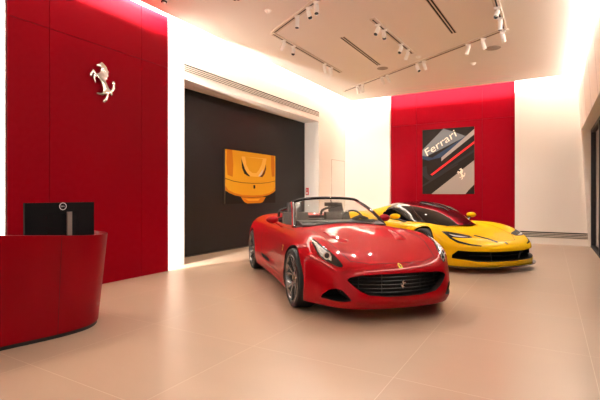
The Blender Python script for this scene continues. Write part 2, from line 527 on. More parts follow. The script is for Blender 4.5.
# ---- the red convertible
def red_car():
    T = [
     [(.900,0,.545),(.875,.30,.550),(.800,.55,.560),(.655,.680,.580),(.470,.815,.600)],
     [(.740,0,.625),(.720,.30,.630),(.640,.54,.650),(.520,.71,.705),(.360,.890,.660)],
     [(.440,0,.720),(.430,.30,.722),(.370,.50,.742),(.280,.705,.828),(.180,.922,.700)],
     [(.120,0,.805),(.120,.30,.792),(.080,.50,.790),(.030,.70,.880),(.000,.935,.730)],
     [(-.20,0,.866),(-.20,.30,.848),(-.20,.51,.826),(-.20,.70,.884),(-.20,.930,.740)],
     [(-.50,0,.915),(-.50,.30,.898),(-.48,.52,.862),(-.46,.70,.865),(-.45,.915,.750)],
     [(-.66,0,.930),(-.68,.30,.912),(-.74,.54,.875),(-.78,.71,.860),(-.78,.895,.755)],
     [(-1.1,0,.900),(-1.1,.30,.895),(-1.1,.54,.880),(-1.1,.71,.862),(-1.1,.895,.760)],
     [(-1.6,0,.900),(-1.6,.30,.895),(-1.6,.54,.885),(-1.6,.72,.868),(-1.6,.905,.770)],
     [(-2.1,0,.940),(-2.1,.30,.940),(-2.1,.54,.925),(-2.1,.73,.905),(-2.1,.930,.800)],
     [(-2.6,0,.975),(-2.6,.30,.970),(-2.6,.54,.955),(-2.6,.74,.930),(-2.6,.945,.820)],
     [(-3.1,0,.975),(-3.1,.30,.970),(-3.1,.54,.950),(-3.1,.72,.915),(-3.1,.900,.800)],
     [(-3.52,0,.950),(-3.5,.30,.945),(-3.47,.52,.930),(-3.42,.68,.890),(-3.36,.810,.780)]]
    zs = [.54, .38, .24, .15]
    side = [(.833,.838,.836,.810),(.908,.916,.915,.88),(.945,.955,.955,.92),(.952,.960,.958,.93),(.948,.958,.956,.93),
            (.925,.930,.940,.92),(.905,.895,.922,.90),(.902,.880,.915,.89),(.915,.892,.920,.895),(.945,.935,.935,.90),
            (.965,.968,.958,.92),(.930,.945,.940,.90),(.855,.875,.870,.83)]
    Fr = [[(.930,0,.45),(.905,.30,.45),(.838,.54,.445),(.690,.700,.44)],
          [(.945,0,.32),(.920,.30,.32),(.852,.55,.32),(.700,.712,.32)],
          [(.960,0,.215),(.935,.30,.215),(.865,.56,.215),(.705,.714,.215)],
          [(.900,0,.15),(.880,.30,.15),(.820,.54,.15),(.670,.695,.15)]]
    Rr = [[(-3.60,0,.76),(-3.58,.30,.76),(-3.54,.52,.74),(-3.48,.70,.68)],
          [(-3.64,0,.55),(-3.62,.30,.55),(-3.58,.52,.53),(-3.50,.71,.48)],
          [(-3.62,0,.35),(-3.60,.30,.35),(-3.56,.52,.33),(-3.48,.70,.30)],
          [(-3.50,0,.20),(-3.48,.30,.20),(-3.46,.50,.19),(-3.42,.68,.17)]]
    c = Car('convertible_car', .80, 5.19, math.radians(16.2), T, side, Fr, Rr, zs)
    tag(c.root, 'red open-top two-door sports car with black grille, parked nearest on the tiled floor', 'car')
    mir = lambda h: h + [(-a, b) for a, b in reversed(h) if a > 1e-6]
    grille_o = mir([(0,.502),(.25,.500),(.43,.492),(.54,.470),(.572,.445),(.54,.405),(.46,.340),(.38,.300),(.20,.282),(0,.278)])
    fog = [(.540,.240),(.570,.285),(.615,.335),(.660,.352),(.715,.335),(.765,.270),(.775,.235),(.70,.226),(.60,.226)]
    cuts = [cyl_cut(wx, .58*s, 1.3*s, .345, .372) for wx in (0, -2.69) for s in (1, -1)]
    cuts.append(prism_x(grille_o, .70, 1.3, blk_matte))
    for s in (1, -1): cuts.append(prism_x([(a*s, b) for a, b in (fog if s > 0 else fog[::-1])], .50, 1.3, blk_matte))
    ck = mir([(0,0)])  # placeholder
    bm = bmesh.new()
    ol = [(-1.02,-.50),(-1.10,-.62),(-1.30,-.665),(-1.9,-.675),(-2.12,-.62),(-2.22,-.45),(-2.22,.45),(-2.12,.62),(-1.9,.675),(-1.30,.665),(-1.10,.62),(-1.02,.50)]
    prism(bm, ol, lambda a, b, d: (a, b, d), .35, 1.5)
    cuts.append(bm2me(bm, [leather]))
    me = c.me; me.materials.append(red_paint)
    me = booleans(me, cuts)
    bm = bmesh.new(); bm.from_mesh(me)
    mats = [m for m in me.materials]
    door = [(-.62,.835),(-.60,.55),(-.68,.27),(-1.76,.27),(-1.90,.50),(-1.86,.70),(-1.80,.845)]
    panel_split(c, bm, 'side', door, ('door', 'door'), [red_paint, liner])
    hood = [(.80,0),(.79,.30),(.70,.50),(.36,.585),(-.10,.60),(-.50,.665),(-.66,.60),(-.60,.30),(-.58,0),(-.60,-.30),(-.66,-.60),(-.50,-.665),(-.10,-.60),(.36,-.585),(.70,-.50),(.79,-.30)]
    panel_split(c, bm, 'top', hood, ('bonnet',), [red_paint, liner])
    body_part('body', bm, mats, c.root, c.surf)
    R = c.root
    # grille slats follow the plan curve of the nose
    bm = bmesh.new()
    def gx(y): return .895 - .20*(abs(y)/.6)**2.2
    bounds = [(z, max([y for y in [k*.01 for k in range(0, 64)] if inside((y+.001, z), grille_o)] or [0])) for z in (.315,.352,.390,.428,.466)]
    for z, w in bounds:
        w -= .01
        pts = [(gx(w*k/10), w*k/10, z) for k in range(-10, 11)]
        tube(bm, pts, .0065, 6, sq=(1.2, .7))
    for y in (-.44, -.22, .22, .44):
        tube(bm, [(gx(y)-.012, y, .30), (gx(y)-.012, y, .485)], .004, 5)
    fin('grille', bm, mat('grille_metal', (.05, .05, .05), .35, .8), R, 40)
    bm = bmesh.new()
    pl = [(gx(k*.06)-.05, k*.06) for k in range(-10, 11)]
    for i in range(20):
        (x0, y0), (x1, y1) = pl[i], pl[i+1]
        hexa(bm, [(x0,y0,.285),(x1,y1,.285),(x1-.01,y1,.285),(x0-.01,y0,.285),(x0,y0,.495),(x1,y1,.495),(x1-.01,y1,.495),(x0-.01,y0,.495)])
    fin('grille_backing', bm, liner, R)
    # prancing emblem standing on the grille
    bm = bmesh.new(); h = .085
    prism(bm, [(-h*a, .392+h*b) for a, b in HORSE], lambda a, b, d: (d, a, b), .900, .908)
    fin('grille_emblem', bm, chrome, R, 30)['label'] = 'chrome prancing horse'
    # bonnet badge
    c.me = None
    def shield(h): return [(0.0,-.62*h),(.25*h,-.45*h),(.38*h,-.1*h),(.38*h,.5*h),(-.38*h,.5*h),(-.38*h,-.1*h),(-.25*h,-.45*h)]
    bx, bz = .835, 0
    ob = patch([(bx + b, a) for a, b in shield(.055)], .02, c.above, .002, .002)
    b0 = fin('bonnet_badge', ob, badge_y, R, 30); b0['label'] = 'yellow shield badge'
    ob = patch([(bx + .036*b, -.036*a) for a, b in HORSE], .02, c.above, .004, .001)
    fin('badge_horse', ob, liner, b0)
    # headlamps, traced on the wing and mirrored
    hl = [(309.6,237.6),(313.5,239.2),(318.5,242.6),(323.2,246.6),(328,250),(333,254.2),(338.5,260),(342.8,265.2),(342.2,267.4),(337,266.4),(329,262.5),(322.5,259),(318,254.5),(315.5,249.5),(313,244)]
    hin = [(311.3,239.6),(314,241),(318.5,245),(323,249),(327.5,252.2),(331.5,256.5),(331.5,261),(326,259),(321,256),(318.4,251.8),(316,246.8)]
    bmL = split_mirror(patch(hl, 2.2, c.px, .003, .008, True, .003))
    bmI = split_mirror(patch(hin, 2.2, c.px, .0075, .001, True, .002))
    def disc(u, v, r, n=16): return [(u+r*math.cos(2*math.pi*k/n)*1.0, v+r*1.05*math.sin(2*math.pi*k/n)) for k in range(n)]
    pr = split_mirror(patch(disc(327.2, 256.4, 3.6), 1.5, c.px, .012, .001, True, .001))
    pr2 = split_mirror(patch(disc(327.2, 256.4, 2.3), 1.2, c.px, .0145, .001, True, .003))
    leds = [split_mirror(patch([(u, v), (u+3.6, v+1.5+k*.2), (u+3.9, v+2.6+k*.2), (u+.5, v+1.2)], 3, c.px, .0115, .001, True)) for k, (u, v) in enumerate([(313.6,241.9),(315.0,244.1),(316.4,246.3),(317.9,248.6),(319.6,251)])]
    for i in range(2):
        h = fin('headlamp', bmL[i], blk_gloss, R, 30)
        fin('reflector', bmI[i], lamp_in, h, 30)
        fin('projector_ring', pr[i], chrome, h, 30)
        fin('projector_lens', pr2[i], blk_gloss, h, 30)
        for L in leds: fin('daylight_strip', L[i], mat('lamp_white', (.8,.78,.72), .3), h, 30)
    # bonnet scoops
    sc = [(.20,.30),(.26,.36),(.24,.43),(.05,.47),(-.22,.48),(-.26,.44),(-.05,.38)]
    for q in split_mirror(patch([(a, b) for a, b in sc], .03, c.above, .0005, .003, True, .032)):
        fin('bonnet_scoop', q, red_paint, R, 80)
    sc = [(.205,.312),(.245,.362),(.228,.418),(.19,.40),(.185,.35)]
    for q in split_mirror(patch(sc, .03, c.above, .004, .003, True, .0)):
        pass
    # door handle scallop + sill vent
    sv = [(261.2,252.6),(264.5,254.6),(268.6,258.2),(270,261.6),(266.5,260),(262.6,256.6)]
    for q in split_mirror(patch(sv, 2, c.px, .002, .004, True)): fin('side_vent', q, liner, R, 30)
    bmr = [bmesh.new(), bmesh.new()]
    for k, sg in enumerate((1, -1)):
        cast = lambda x, z, sg=sg: c.surf.cast((x, 3*sg, z), (0, -sg, 0))
        q = patch([(-1.73,.70),(-1.58,.705),(-1.56,.725),(-1.73,.728)], .04, cast, .004, .002, False, .006)
        fin('door_handle', q, red_paint, R, 60)
        q = patch([(-.545 + .035*math.cos(t*.5236*2), .60+.045*math.sin(t*.5236*2)) for t in range(6)], .03, cast, .002, .002)
        q.free()
        sh = [( -.52 + a*.9, .63 + b*.9) for a, b in shield(.075)]
        w = fin('wing_shield', patch(sh, .03, cast, .002, .002), badge_y, R, 30)
        fin('wing_horse', patch([(-.52 - sg*.045*a, .632+.045*b) for a, b in HORSE], .03, cast, .004, .001), liner, w)
    bmr[0].free(); bmr[1].free()
    # front lip and rear lamps, exhausts
    for sg in (1, -1):
        for yy in (.52,):
            bm = bmesh.new()
            hit = c.surf.cast((-5, yy*sg, .72), (1, 0, 0))
            lathe(bm, [(.0001, -.02), (.07, -.02), (.075, 0), (.06, .02), (.0001, .012)], 24, 'x', (hit[0].x-.01, yy*sg, .72))
            fin('tail_lamp', bm, mat('tail_red', (.35, .0, .005), .15, 0, 1.), R, 40)
    # windscreen: base and header curves
    base = cr([(-.80,.675,.868),(-.73,.50,.89),(-.655,.25,.926),(-.63,0,.940),(-.655,-.25,.926),(-.73,-.50,.89),(-.80,-.675,.868)], 4)
    head = cr([(-1.39,.535,1.192),(-1.34,.43,1.232),(-1.30,.22,1.252),(-1.285,0,1.257),(-1.30,-.22,1.252),(-1.34,-.43,1.232),(-1.39,-.535,1.192)], 4)
    bm = bmesh.new(); G = []
    for i in range(len(base)):
        row = []
        for k in range(9):
            t = k/8; p = base[i].lerp(head[i], t); bow = math.sin(math.pi*t)*.035
            row.append(bm.verts.new(p + Vector((bow*.6, 0, bow*.8))))
        G.append(row)
    for i in range(len(G)-1):
        for k in range(8): bm.faces.new((G[i][k], G[i+1][k], G[i+1][k+1], G[i][k+1]))
    gpt = [[v.co.copy() for v in r] for r in G]
    fin('windscreen', bm, glass_w, R, 180)
    bm = bmesh.new()
    pts = gpt[0][::1] + head[1:-1] + gpt[-1][::-1]
    pts = gpt[0] + [h + Vector((-.005, 0, .0)) for h in head[1:-1]] + gpt[-1][::-1]
    tube(bm, pts, .028, 8, sq=(1.0, .8))
    fin('windscreen_frame', bm, blk_gloss, R, 60)
    for g, sg in ((gpt[0], 1), (gpt[-1], -1)):
        bm = bmesh.new()
        tube(bm, [p + Vector((-.03, sg*.018, -.006)) for p in g], .017, 8)
        fin('pillar_trim', bm, red_paint, R, 60)
    bm = bmesh.new(); tube(bm, [p + Vector((.01, 0, -.008)) for p in base], .016, 6, sq=(1.6, .7))
    fin('cowl_trim', bm, blk_matte, R, 60)
    for ya in (.42, -.12):
        bm = bmesh.new()
        p0 = base[0].lerp(base[-1], .5)
        tube(bm, [(-.64, ya, .925), (-.675, ya-.25, .935), (-.72, ya-.47, .925)], .006, 5)
        fin('wiper', bm, blk_matte, R)
    # rear view mirror
    bm = bmesh.new()
    box(bm, (-1.20, -.105, 1.135), (-1.175, .105, 1.19)); bevel_all(bm, .01)
    tube(bm, [(-1.18, 0, 1.18), (-1.225, 0, 1.225)], .008, 6)
    fin('rear_view_mirror', bm, blk_matte, R, 40)
    # dashboard, steering wheel, seats
    bm = bmesh.new()
    prof = [(-.66,.895),(-.85,.935),(-1.0,.945),(-1.09,.91),(-1.12,.80),(-1.08,.70),(-.70,.70)]
    prism(bm, prof, lambda a, b, d: (a, d, b), -.60, .60); bevel_all(bm, .02)
    fin('dashboard', bm, leather, R, 50)
    bm = bmesh.new()
    tube(bm, [(-1.0,.26,.94),(-1.0,.38,.985),(-1.0,.50,.94)], .03, 8)
    fin('instrument_hood', bm, leather, R, 60)
    sw = empty('steering_wheel'); sw.parent = R; sw.location = (-1.24, .38, .90); sw.rotation_euler = (0, math.radians(-22), 0)
    bm = bmesh.new()
    tube(bm, [(0, .175*math.cos(t*math.pi/14), .175*math.sin(t*math.pi/14)) for t in range(28)], .014, 8, closed=True)
    for a in (0, 180, 270):
        tube(bm, [(0, 0, 0), (0, .17*math.cos(math.radians(a)), .17*math.sin(math.radians(a)))], .016, 6)
    fin('wheel_rim', bm, leather, sw, 60)
    bm = bmesh.new(); lathe(bm, [(.0001,-.02),(.05,-.02),(.045,.01),(.0001,.015)], 20, 'x'); fin('horn_pad', bm, blk_matte, sw, 40)
    for yy in (.36, -.36):
        seat = empty('seat'); seat.parent = R; seat.location = (-1.72, yy, 0)
        bm = bmesh.new(); box(bm, (-.06,-.24,.40), (.48,.24,.56)); bevel_all(bm, .05, 3); fin('seat_cushion', bm, leather_l, seat, 50)
        bm = bmesh.new()
        hexa(bm, [(-.04,-.25,.50),(.10,-.25,.50),(.10,.25,.50),(-.04,.25,.50),(-.26,-.20,1.02),(-.14,-.20,1.02),(-.14,.20,1.02),(-.26,.20,1.02)]); bevel_all(bm, .045, 3)
        fin('seat_back', bm, leather_l, seat, 50)
        bm = bmesh.new(); hexa(bm, [(-.25,-.12,1.0),(-.16,-.12,1.0),(-.16,.12,1.0),(-.25,.12,1.0),(-.31,-.11,1.17),(-.22,-.11,1.17),(-.22,.11,1.17),(-.31,.11,1.17)]); bevel_all(bm, .035, 3)
        fin('headrest', bm, leather, seat, 50)
    for yy in (.38, -.38):
        bm = bmesh.new()
        tube(bm, cr([(-2.27,yy-.17,.93),(-2.27,yy-.15,1.03),(-2.28,yy,1.075),(-2.27,yy+.15,1.03),(-2.27,yy+.17,.93)], 4), .022, 8)
        fin('roll_hoop', bm, blk_gloss, R, 60)
    bm = bmesh.new(); box(bm, (-2.20,-.60,.60), (-2.05,.60,.90)); bevel_all(bm, .04); fin('rear_bench', bm, leather, R, 50)
    # door mirrors
    for sg in (1, -1):
        bm = bmesh.new()
        bmesh.ops.create_uvsphere(bm, u_segments=20, v_segments=12, radius=1)
        for v in bm.verts:
            x, y, z = v.co
            v.co = Vector((-1.22 + .065*x, sg*(.895 + .090*y), .945 + .056*z*(1 - .15*y)))
            if v.co.x < -1.25: v.co.x = -1.25
        m = fin('door_mirror', bm, red_paint, R, 40)
        bm = bmesh.new(); tube(bm, cr([(-1.15,sg*.76,.845),(-1.18,sg*.80,.875),(-1.21,sg*.85,.91)], 4), .02, 8, sq=(1.4, .7)); fin('mirror_arm', bm, red_paint, m, 60)
        bm = bmesh.new()
        lathe(bm, [(.0001,-.0045),(.05,-.0045),(.05,.001),(.0001,.001)], 20, 'x')
        for v in bm.verts: v.co = Vector((-1.2505 + v.co.x*.5, sg*.895 + v.co.y*1.5, .945+v.co.z))
        fin('mirror_glass', bm, chrome, m, 40)
    # wheels
    for wx in (0, -2.69):
        for sg in (1, -1): wheel('wheel', R, wx, sg*(.945-.123), .34, .25, sg, 'twin')
    # number plate blank below grille at the rear
    for sg in (1, -1):
        bm = bmesh.new(); lathe(bm, [(.045,0),(.045,-.12),(.038,-.12),(.038,0)], 20, 'x', (-3.50, sg*.42, .28), close=True); fin('exhaust_tip', bm, chrome, R, 40)
    return c

# ---- the yellow coupe
def yellow_car():
    T = [
     [(1.075,0,.450),(1.045,.33,.452),(.945,.62,.465),(.780,.83,.490),(.560,.940,.520)],
     [(.900,0,.545),(.885,.33,.540),(.810,.58,.560),(.680,.79,.610),(.450,.960,.590)],
     [(.550,0,.640),(.540,.33,.625),(.480,.54,.650),(.400,.755,.745),(.250,.975,.660)],
     [(.150,0,.705),(.150,.33,.690),(.120,.53,.700),(.080,.745,.800),(.000,.985,.690)],
     [(-.20,0,.745),(-.20,.33,.740),(-.20,.54,.735),(-.22,.735,.805),(-.25,.980,.690)],
     [(-.55,0,.770),(-.55,.33,.765),(-.55,.55,.755),(-.58,.725,.785),(-.60,.945,.690)],
     [(-1.1,0,.780),(-1.1,.33,.780),(-1.1,.57,.770),(-1.1,.740,.785),(-1.1,.925,.690)],
     [(-1.6,0,.800),(-1.6,.33,.800),(-1.6,.58,.800),(-1.6,.765,.825),(-1.6,.940,.720)],
     [(-2.1,0,.890),(-2.1,.33,.885),(-2.1,.60,.875),(-2.1,.800,.900),(-2.1,.975,.770)],
     [(-2.6,0,.940),(-2.6,.33,.930),(-2.6,.60,.905),(-2.6,.805,.930),(-2.6,.995,.790)],
     [(-3.1,0,.920),(-3.1,.33,.915),(-3.1,.60,.895),(-3.1,.780,.900),(-3.1,.975,.780)],
     [(-3.5,0,.860),(-3.5,.33,.860),(-3.48,.58,.850),(-3.44,.740,.840),(-3.38,.900,.750)]]
    zs = [.44, .34, .22, .12]
    side = [(.955,.960,.965,.955),(.975,.980,.980,.960),(.985,.990,.985,.965),(.988,.992,.988,.965),(.985,.988,.980,.960),
            (.940,.930,.955,.950),(.915,.900,.950,.950),(.930,.915,.955,.950),(.975,.965,.970,.955),(1.0,1.0,.99,.96),(.98,.985,.975,.95),(.91,.92,.91,.88)]
    Fr = [[(1.110,0,.385),(1.080,.33,.388),(.985,.62,.400),(.810,.84,.425)],
          [(1.090,0,.30),(1.060,.33,.30),(.965,.63,.30),(.800,.85,.315)],
          [(1.120,0,.20),(1.090,.34,.20),(.990,.65,.205),(.815,.865,.215)],
          [(1.110,0,.12),(1.080,.34,.12),(.980,.65,.12),(.810,.86,.12)]]
    Rr = [[(-3.58,0,.72),(-3.58,.33,.72),(-3.55,.58,.71),(-3.50,.76,.66)],
          [(-3.60,0,.55),(-3.60,.33,.55),(-3.57,.58,.53),(-3.51,.77,.48)],
          [(-3.58,0,.38),(-3.58,.33,.38),(-3.55,.58,.36),(-3.49,.76,.32)],
          [(-3.45,0,.20),(-3.45,.33,.20),(-3.43,.56,.19),(-3.42,.74,.16)]]
    c = Car('coupe_car', 3.11, 8.09, math.radians(22.3), T, side, Fr, Rr, zs)
    tag(c.root, 'yellow mid-engined coupe with black roof, parked behind the red convertible', 'car')
    R = c.root
    mir = lambda h: h + [(-a, b) for a, b in reversed(h) if a > 1e-6]
    intake = mir([(0,.362),(.33,.362),(.60,.368),(.84,.375),(.895,.30),(.90,.245),(.62,.205),(.30,.20),(0,.20)])
    cuts = [cyl_cut(wx, .60*s, 1.3*s, .355, .378) for wx in (0, -2.65) for s in (1, -1)]
    cuts.append(prism_x(intake, .62, 1.3, blk_matte))
    me = c.me; me.materials.append(yel_paint)
    me = booleans(me, cuts)
    bm = bmesh.new(); bm.from_mesh(me); mats = list(me.materials)
    door = [(-.55,.74),(-.56,.45),(-.66,.25),(-1.45,.25),(-1.62,.50),(-1.56,.76)]
    panel_split(c, bm, 'side', door, ('door', 'door'), [yel_paint, liner])
    hood = [(.93,0),(.91,.30),(.70,.46),(.30,.55),(-.20,.60),(-.20,-.60),(.30,-.55),(.70,-.46),(.91,-.30)]
    panel_split(c, bm, 'top', hood, ('bonnet',), [yel_paint, liner])
    body_part('body', bm, mats, R, c.surf)
    # canopy
    SEC = [(.10,.735,.22,.730,.42,.700),(-.08,.800,.36,.785,.585,.715),(-.35,.915,.46,.885,.665,.730),(-.70,1.060,.52,1.005,.715,.750),
           (-1.05,1.150,.545,1.080,.735,.765),(-1.4,1.186,.540,1.110,.745,.780),(-1.8,1.155,.50,1.075,.735,.820),(-2.3,1.05,.42,.99,.64,.860),(-2.85,.96,.30,.93,.45,.880)]
    bm = bmesh.new(); rows = []
    for x, zc, ws, zsx, wb, zb in SEC:
        h = [(0, zc), (ws*.55, zc-(zc-zsx)*.28), (ws, zsx), ((ws*.45+wb*.55), zsx*.5+zb*.5+.01), (wb, zb), (wb-.01, zb-.1)]
        full = [(-y, z) for y, z in h[::-1]] + h[1:]
        sweep = lambda y: -.42*(abs(y)/.7)**2 * max(0, min(1, (x+.75)/.8))
        rows.append([bm.verts.new((x + sweep(y), y, z)) for y, z in full])
    for i in range(len(rows)-1):
        for k in range(len(rows[0])-1): bm.faces.new((rows[i][k], rows[i][k+1], rows[i+1][k+1], rows[i+1][k]))
    bmesh.ops.recalc_face_normals(bm, faces=bm.faces)
    cme = sub_eval(bm, 3); csurf = Surf(cme)
    # split in windscreen, side windows, roof and buttresses
    bm = bmesh.new(); bm.from_mesh(cme)
    def side_of(p):
        # shoulder line y at x
        xs = [s[0] for s in SEC]
        for i in range(len(SEC)-1):
            if xs[i+1] <= p.x <= xs[i]:
                t = (xs[i]-p.x)/(xs[i]-xs[i+1]); return SEC[i][2]*(1-t)+SEC[i+1][2]*t, SEC[i][3]*(1-t)+SEC[i+1][3]*t
        return SEC[0][2] if p.x > 0 else SEC[-1][2], .9
    def cls(p):
        ysh, zsh = side_of(p); s = abs(p.y)
        pil = -.40 - (p.z-.76)*1.75       # x of the A pillar at this height
        lateral = s > ysh*.97 and p.z < zsh+.01
        if lateral and p.x < pil:
            if p.x < -1.62 + (1.05-p.z)*-.55: return 'butt'
            return 'win'
        if p.x > -.93 - .10*(s/.5)**2 and not (lateral and p.x < pil): return 'screen'
        if p.x < -2.35: return 'deck'
        return 'roof'
    groups = {}
    for f in bm.faces:
        cc = f.calc_center_median(); k = cls(cc)
        if k in ('butt', 'win'): k += '+' if cc.y > 0 else '-'
        groups.setdefault(k, []).append([v.co.copy() for v in f.verts])
    bm.free()
    for k, fs in groups.items():
        b2 = bmesh.new(); d = {}
        for f in fs:
            vs = []
            for p in f:
                q = tuple(round(t, 5) for t in p)
                if q not in d: d[q] = b2.verts.new(p)
                vs.append(d[q])
            b2.faces.new(vs)
        nm, m = {'b': ('buttress', yel_paint), 'w': ('side_window', glass_d), 's': ('windscreen', glass_d), 'r': ('roof', blk_gloss), 'd': ('engine_cover', yel_paint)}[k[0]]
        body_part(nm, b2, [m], R, csurf)
    def ccast(x, z, sg): return csurf.cast((x, 3*sg, z), (0, -sg, 0))
    for sg in (1, -1):
        # A pillar and roof rail in gloss black, thin bright window trim
        bm = bmesh.new()
        pts = []
        for k in range(9):
            z = .77 + (1.06-.77)*k/8; r = ccast(-.40-(z-.76)*1.75, z, sg)
            if r: pts.append(r[0] + r[1]*.002)
        tube(bm, pts, .013, 6); fin('windscreen_pillar', bm, blk_gloss, R, 60)
        bm = bmesh.new()
        pts = [p + Vector((-.028, 0, -.004)) for p in pts]
        tube(bm, pts, .004, 5); fin('window_trim', bm, chrome, R, 60)
    # mirrors
    for sg in (1, -1):
        bm = bmesh.new(); bmesh.ops.create_uvsphere(bm, u_segments=20, v_segments=12, radius=1)
        for v in bm.verts:
            x, y, z = v.co; v.co = Vector((-.80+.08*x, sg*(.985+.115*y), .875+.055*z))
            if v.co.x < -.85: v.co.x = -.85
        m = fin('door_mirror', bm, yel_paint, R, 40)
        bm = bmesh.new(); tube(bm, cr([(-.78,sg*.75,.77),(-.78,sg*.85,.79),(-.80,sg*.95,.84)], 4), .030, 8, sq=(1.3, .7)); fin('mirror_arm', bm, blk_gloss, m, 60)
        bm = bmesh.new(); lathe(bm, [(.0001,-.0045),(.045,-.0045),(.045,.001),(.0001,.001)], 20, 'x')
        for v in bm.verts: v.co = Vector((-.8505+v.co.x*.5, sg*.985+v.co.y*1.9, .875+v.co.z))
        fin('mirror_glass', bm, chrome, m, 40)
    # headlamps: slit traced on the wing, mirrored
    hl = [(441.5,231.4),(448,231.6),(455,232.8),(463,234.3),(469.5,235.8),(472,237.7),(466,238.2),(459,237.8),(453,237.2),(450,237.4),(446,235)]
    for q in split_mirror(patch(hl, 2.2, c.px, .003, .006, True)):
        h = fin('headlamp', q, mat('lamp_black', (.006,.006,.006), .3, 0, 0, .2), R, 30)
    li = [(449,234.2),(454,235.2),(462,236.4),(468,237.3),(462,237.3),(454,236.4)]
    hline = split_mirror(patch([(446,234.6),(450,236.2),(453,238.2),(459,241),(470,244),(481.5,245.7),(481.2,246.6),(469,245.4),(457,242.6),(450,238.6)], 2.2, c.px, .003, .006, True))
    hs = [o for o in R.children if o.name.startswith('headlamp')]
    for h, q in zip(hs, hline): fin('lower_trim', q, liner, h, 30)
    for h, q in zip(hs, split_mirror(patch(li, 1.5, c.px, .006, .001, True))): fin('light_strip', q, mat('lamp_white', (.8,.78,.72), .3), h, 30)
    # bonnet slot, badge
    sl = [(.63,-.335),(.95,-.135),(.97,-.175),(.66,-.39)]
    for q in (patch(sl, .04, c.above, .003, .004, False),): fin('bonnet_slot', q, liner, R, 30)
    q = patch([(.99+b, a) for a, b in [(0,-.03),(.015,-.02),(.02,0),(.02,.028),(-.02,.028),(-.02,0),(-.015,-.02)]], .02, c.above, .003, .002)
    fin('bonnet_badge', q, blk_gloss, R, 30)['label'] = 'small dark badge'
    # intake: mesh backing, vanes and lower splitter
    bm = bmesh.new()
    for sg in (1, -1):
        tube(bm, [(.97, sg*.30, .21), (.99, sg*.36, .36)], .012, 6)
        tube(bm, [(.80, sg*.62, .285), (.98, sg*.33, .285), (1.03, 0, .285)], .007, 6)
    fin('intake_vane', bm, mat('vane_grey', (.06, .06, .06), .4, .5), R, 40)
    bm = bmesh.new()
    rail = cr([(.60,.985,.10),(.84,.88,.10),(1.01,.66,.10),(1.12,.34,.10),(1.145,0,.10),(1.12,-.34,.10),(1.01,-.66,.10),(.84,-.88,.10),(.60,-.985,.10)], 5)
    for i in range(len(rail)-1):
        a, b = rail[i], rail[i+1]; q = Vector((-.12, 0, 0)); u = Vector((0, 0, .022))
        hexa(bm, [a+q, b+q, b, a, a+q+u, b+q+u, b+u, a+u])
    bmesh.ops.remove_doubles(bm, verts=bm.verts, dist=1e-4)
    fin('front_splitter', bm, blk_gloss, R, 40)
    for wx in (0, -2.65):
        for sg in (1, -1): wheel('wheel', R, wx, sg*(.975-.13), .345, .26, sg, 'star')
    for sg in (1, -1):
        for yy in (.48, .70):
            hit = c.surf.cast((-5, yy*sg, .68), (1, 0, 0))
            bm = bmesh.new(); box(bm, (hit[0].x-.012, yy*sg-.07, .65), (hit[0].x+.02, yy*sg+.07, .71)); bevel_all(bm, .012); fin('tail_lamp', bm, MATS['tail_red'], R, 40)
    return c

RC = red_car()
YC = yellow_car()

# ------------------------------------------------------------------ the room
ZC = 4.30; XL = -5.89; XN = -6.59; YB = 12.95; Y0 = -4.0
# floor with large stone tiles
fm = bpy.data.materials.new('stone_tiles'); fm.use_nodes = True
nt = fm.node_tree; N = nt.nodes; L = nt.links; b = N['Principled BSDF']
tc = N.new('ShaderNodeTexCoord'); mp = N.new('ShaderNodeMapping')
mp.inputs['Location'].default_value = (.96+6.2*2, -1.75+1.19*6, 0)
L.new(tc.outputs['Object'], mp.inputs['Vector'])
br = N.new('ShaderNodeTexBrick'); br.offset = 0; br.squash = 1
br.inputs['Scale'].default_value = 1; br.inputs['Brick Width'].default_value = 1.24; br.inputs['Row Height'].default_value = 1.19
br.inputs['Mortar Size'].default_value = .0022; br.inputs['Mortar Smooth'].default_value = .2; br.inputs['Bias'].default_value = 0
br.inputs['Color1'].default_value = (.45, .33, .24, 1); br.inputs['Color2'].default_value = (.475, .348, .254, 1); br.inputs['Mortar'].default_value = (.63, .52, .41, 1)
L.new(mp.outputs['Vector'], br.inputs['Vector'])
nz = N.new('ShaderNodeTexNoise'); nz.inputs['Scale'].default_value = .9; nz.inputs['Detail'].default_value = 6
mp2 = N.new('ShaderNodeMapping'); mp2.inputs['Scale'].default_value = (1, 3.5, 1)
L.new(tc.outputs['Object'], mp2.inputs['Vector']); L.new(mp2.outputs['Vector'], nz.inputs['Vector'])
mr = N.new('ShaderNodeMapRange'); mr.inputs['To Min'].default_value = .93; mr.inputs['To Max'].default_value = 1.07
L.new(nz.outputs['Fac'], mr.inputs['Value'])
vm = N.new('ShaderNodeVectorMath'); vm.operation = 'SCALE'
L.new(br.outputs['Color'], vm.inputs[0]); L.new(mr.outputs['Result'], vm.inputs['Scale']); L.new(vm.outputs['Vector'], b.inputs['Base Color'])
mr2 = N.new('ShaderNodeMapRange'); mr2.inputs['To Min'].default_value = .26; mr2.inputs['To Max'].default_value = .36
L.new(nz.outputs['Fac'], mr2.inputs['Value']); L.new(mr2.outputs['Result'], b.inputs['Roughness'])
b.inputs['Specular IOR Level'].default_value = .5
bm = bmesh.new(); box(bm, (XN-.3, Y0, -.1), (1.3, YB+.4, 0)); struct(fin('floor', bm, fm))

# ceiling slab with three coves, and the slab above
bm = bmesh.new()
box(bm, (-5.46, Y0, ZC), (.62, 12.50, ZC+.06))
box(bm, (XN-.3, Y0, 4.72), (1.3, YB+.4, 4.80))
struct(fin('ceiling', bm, ceil_m))

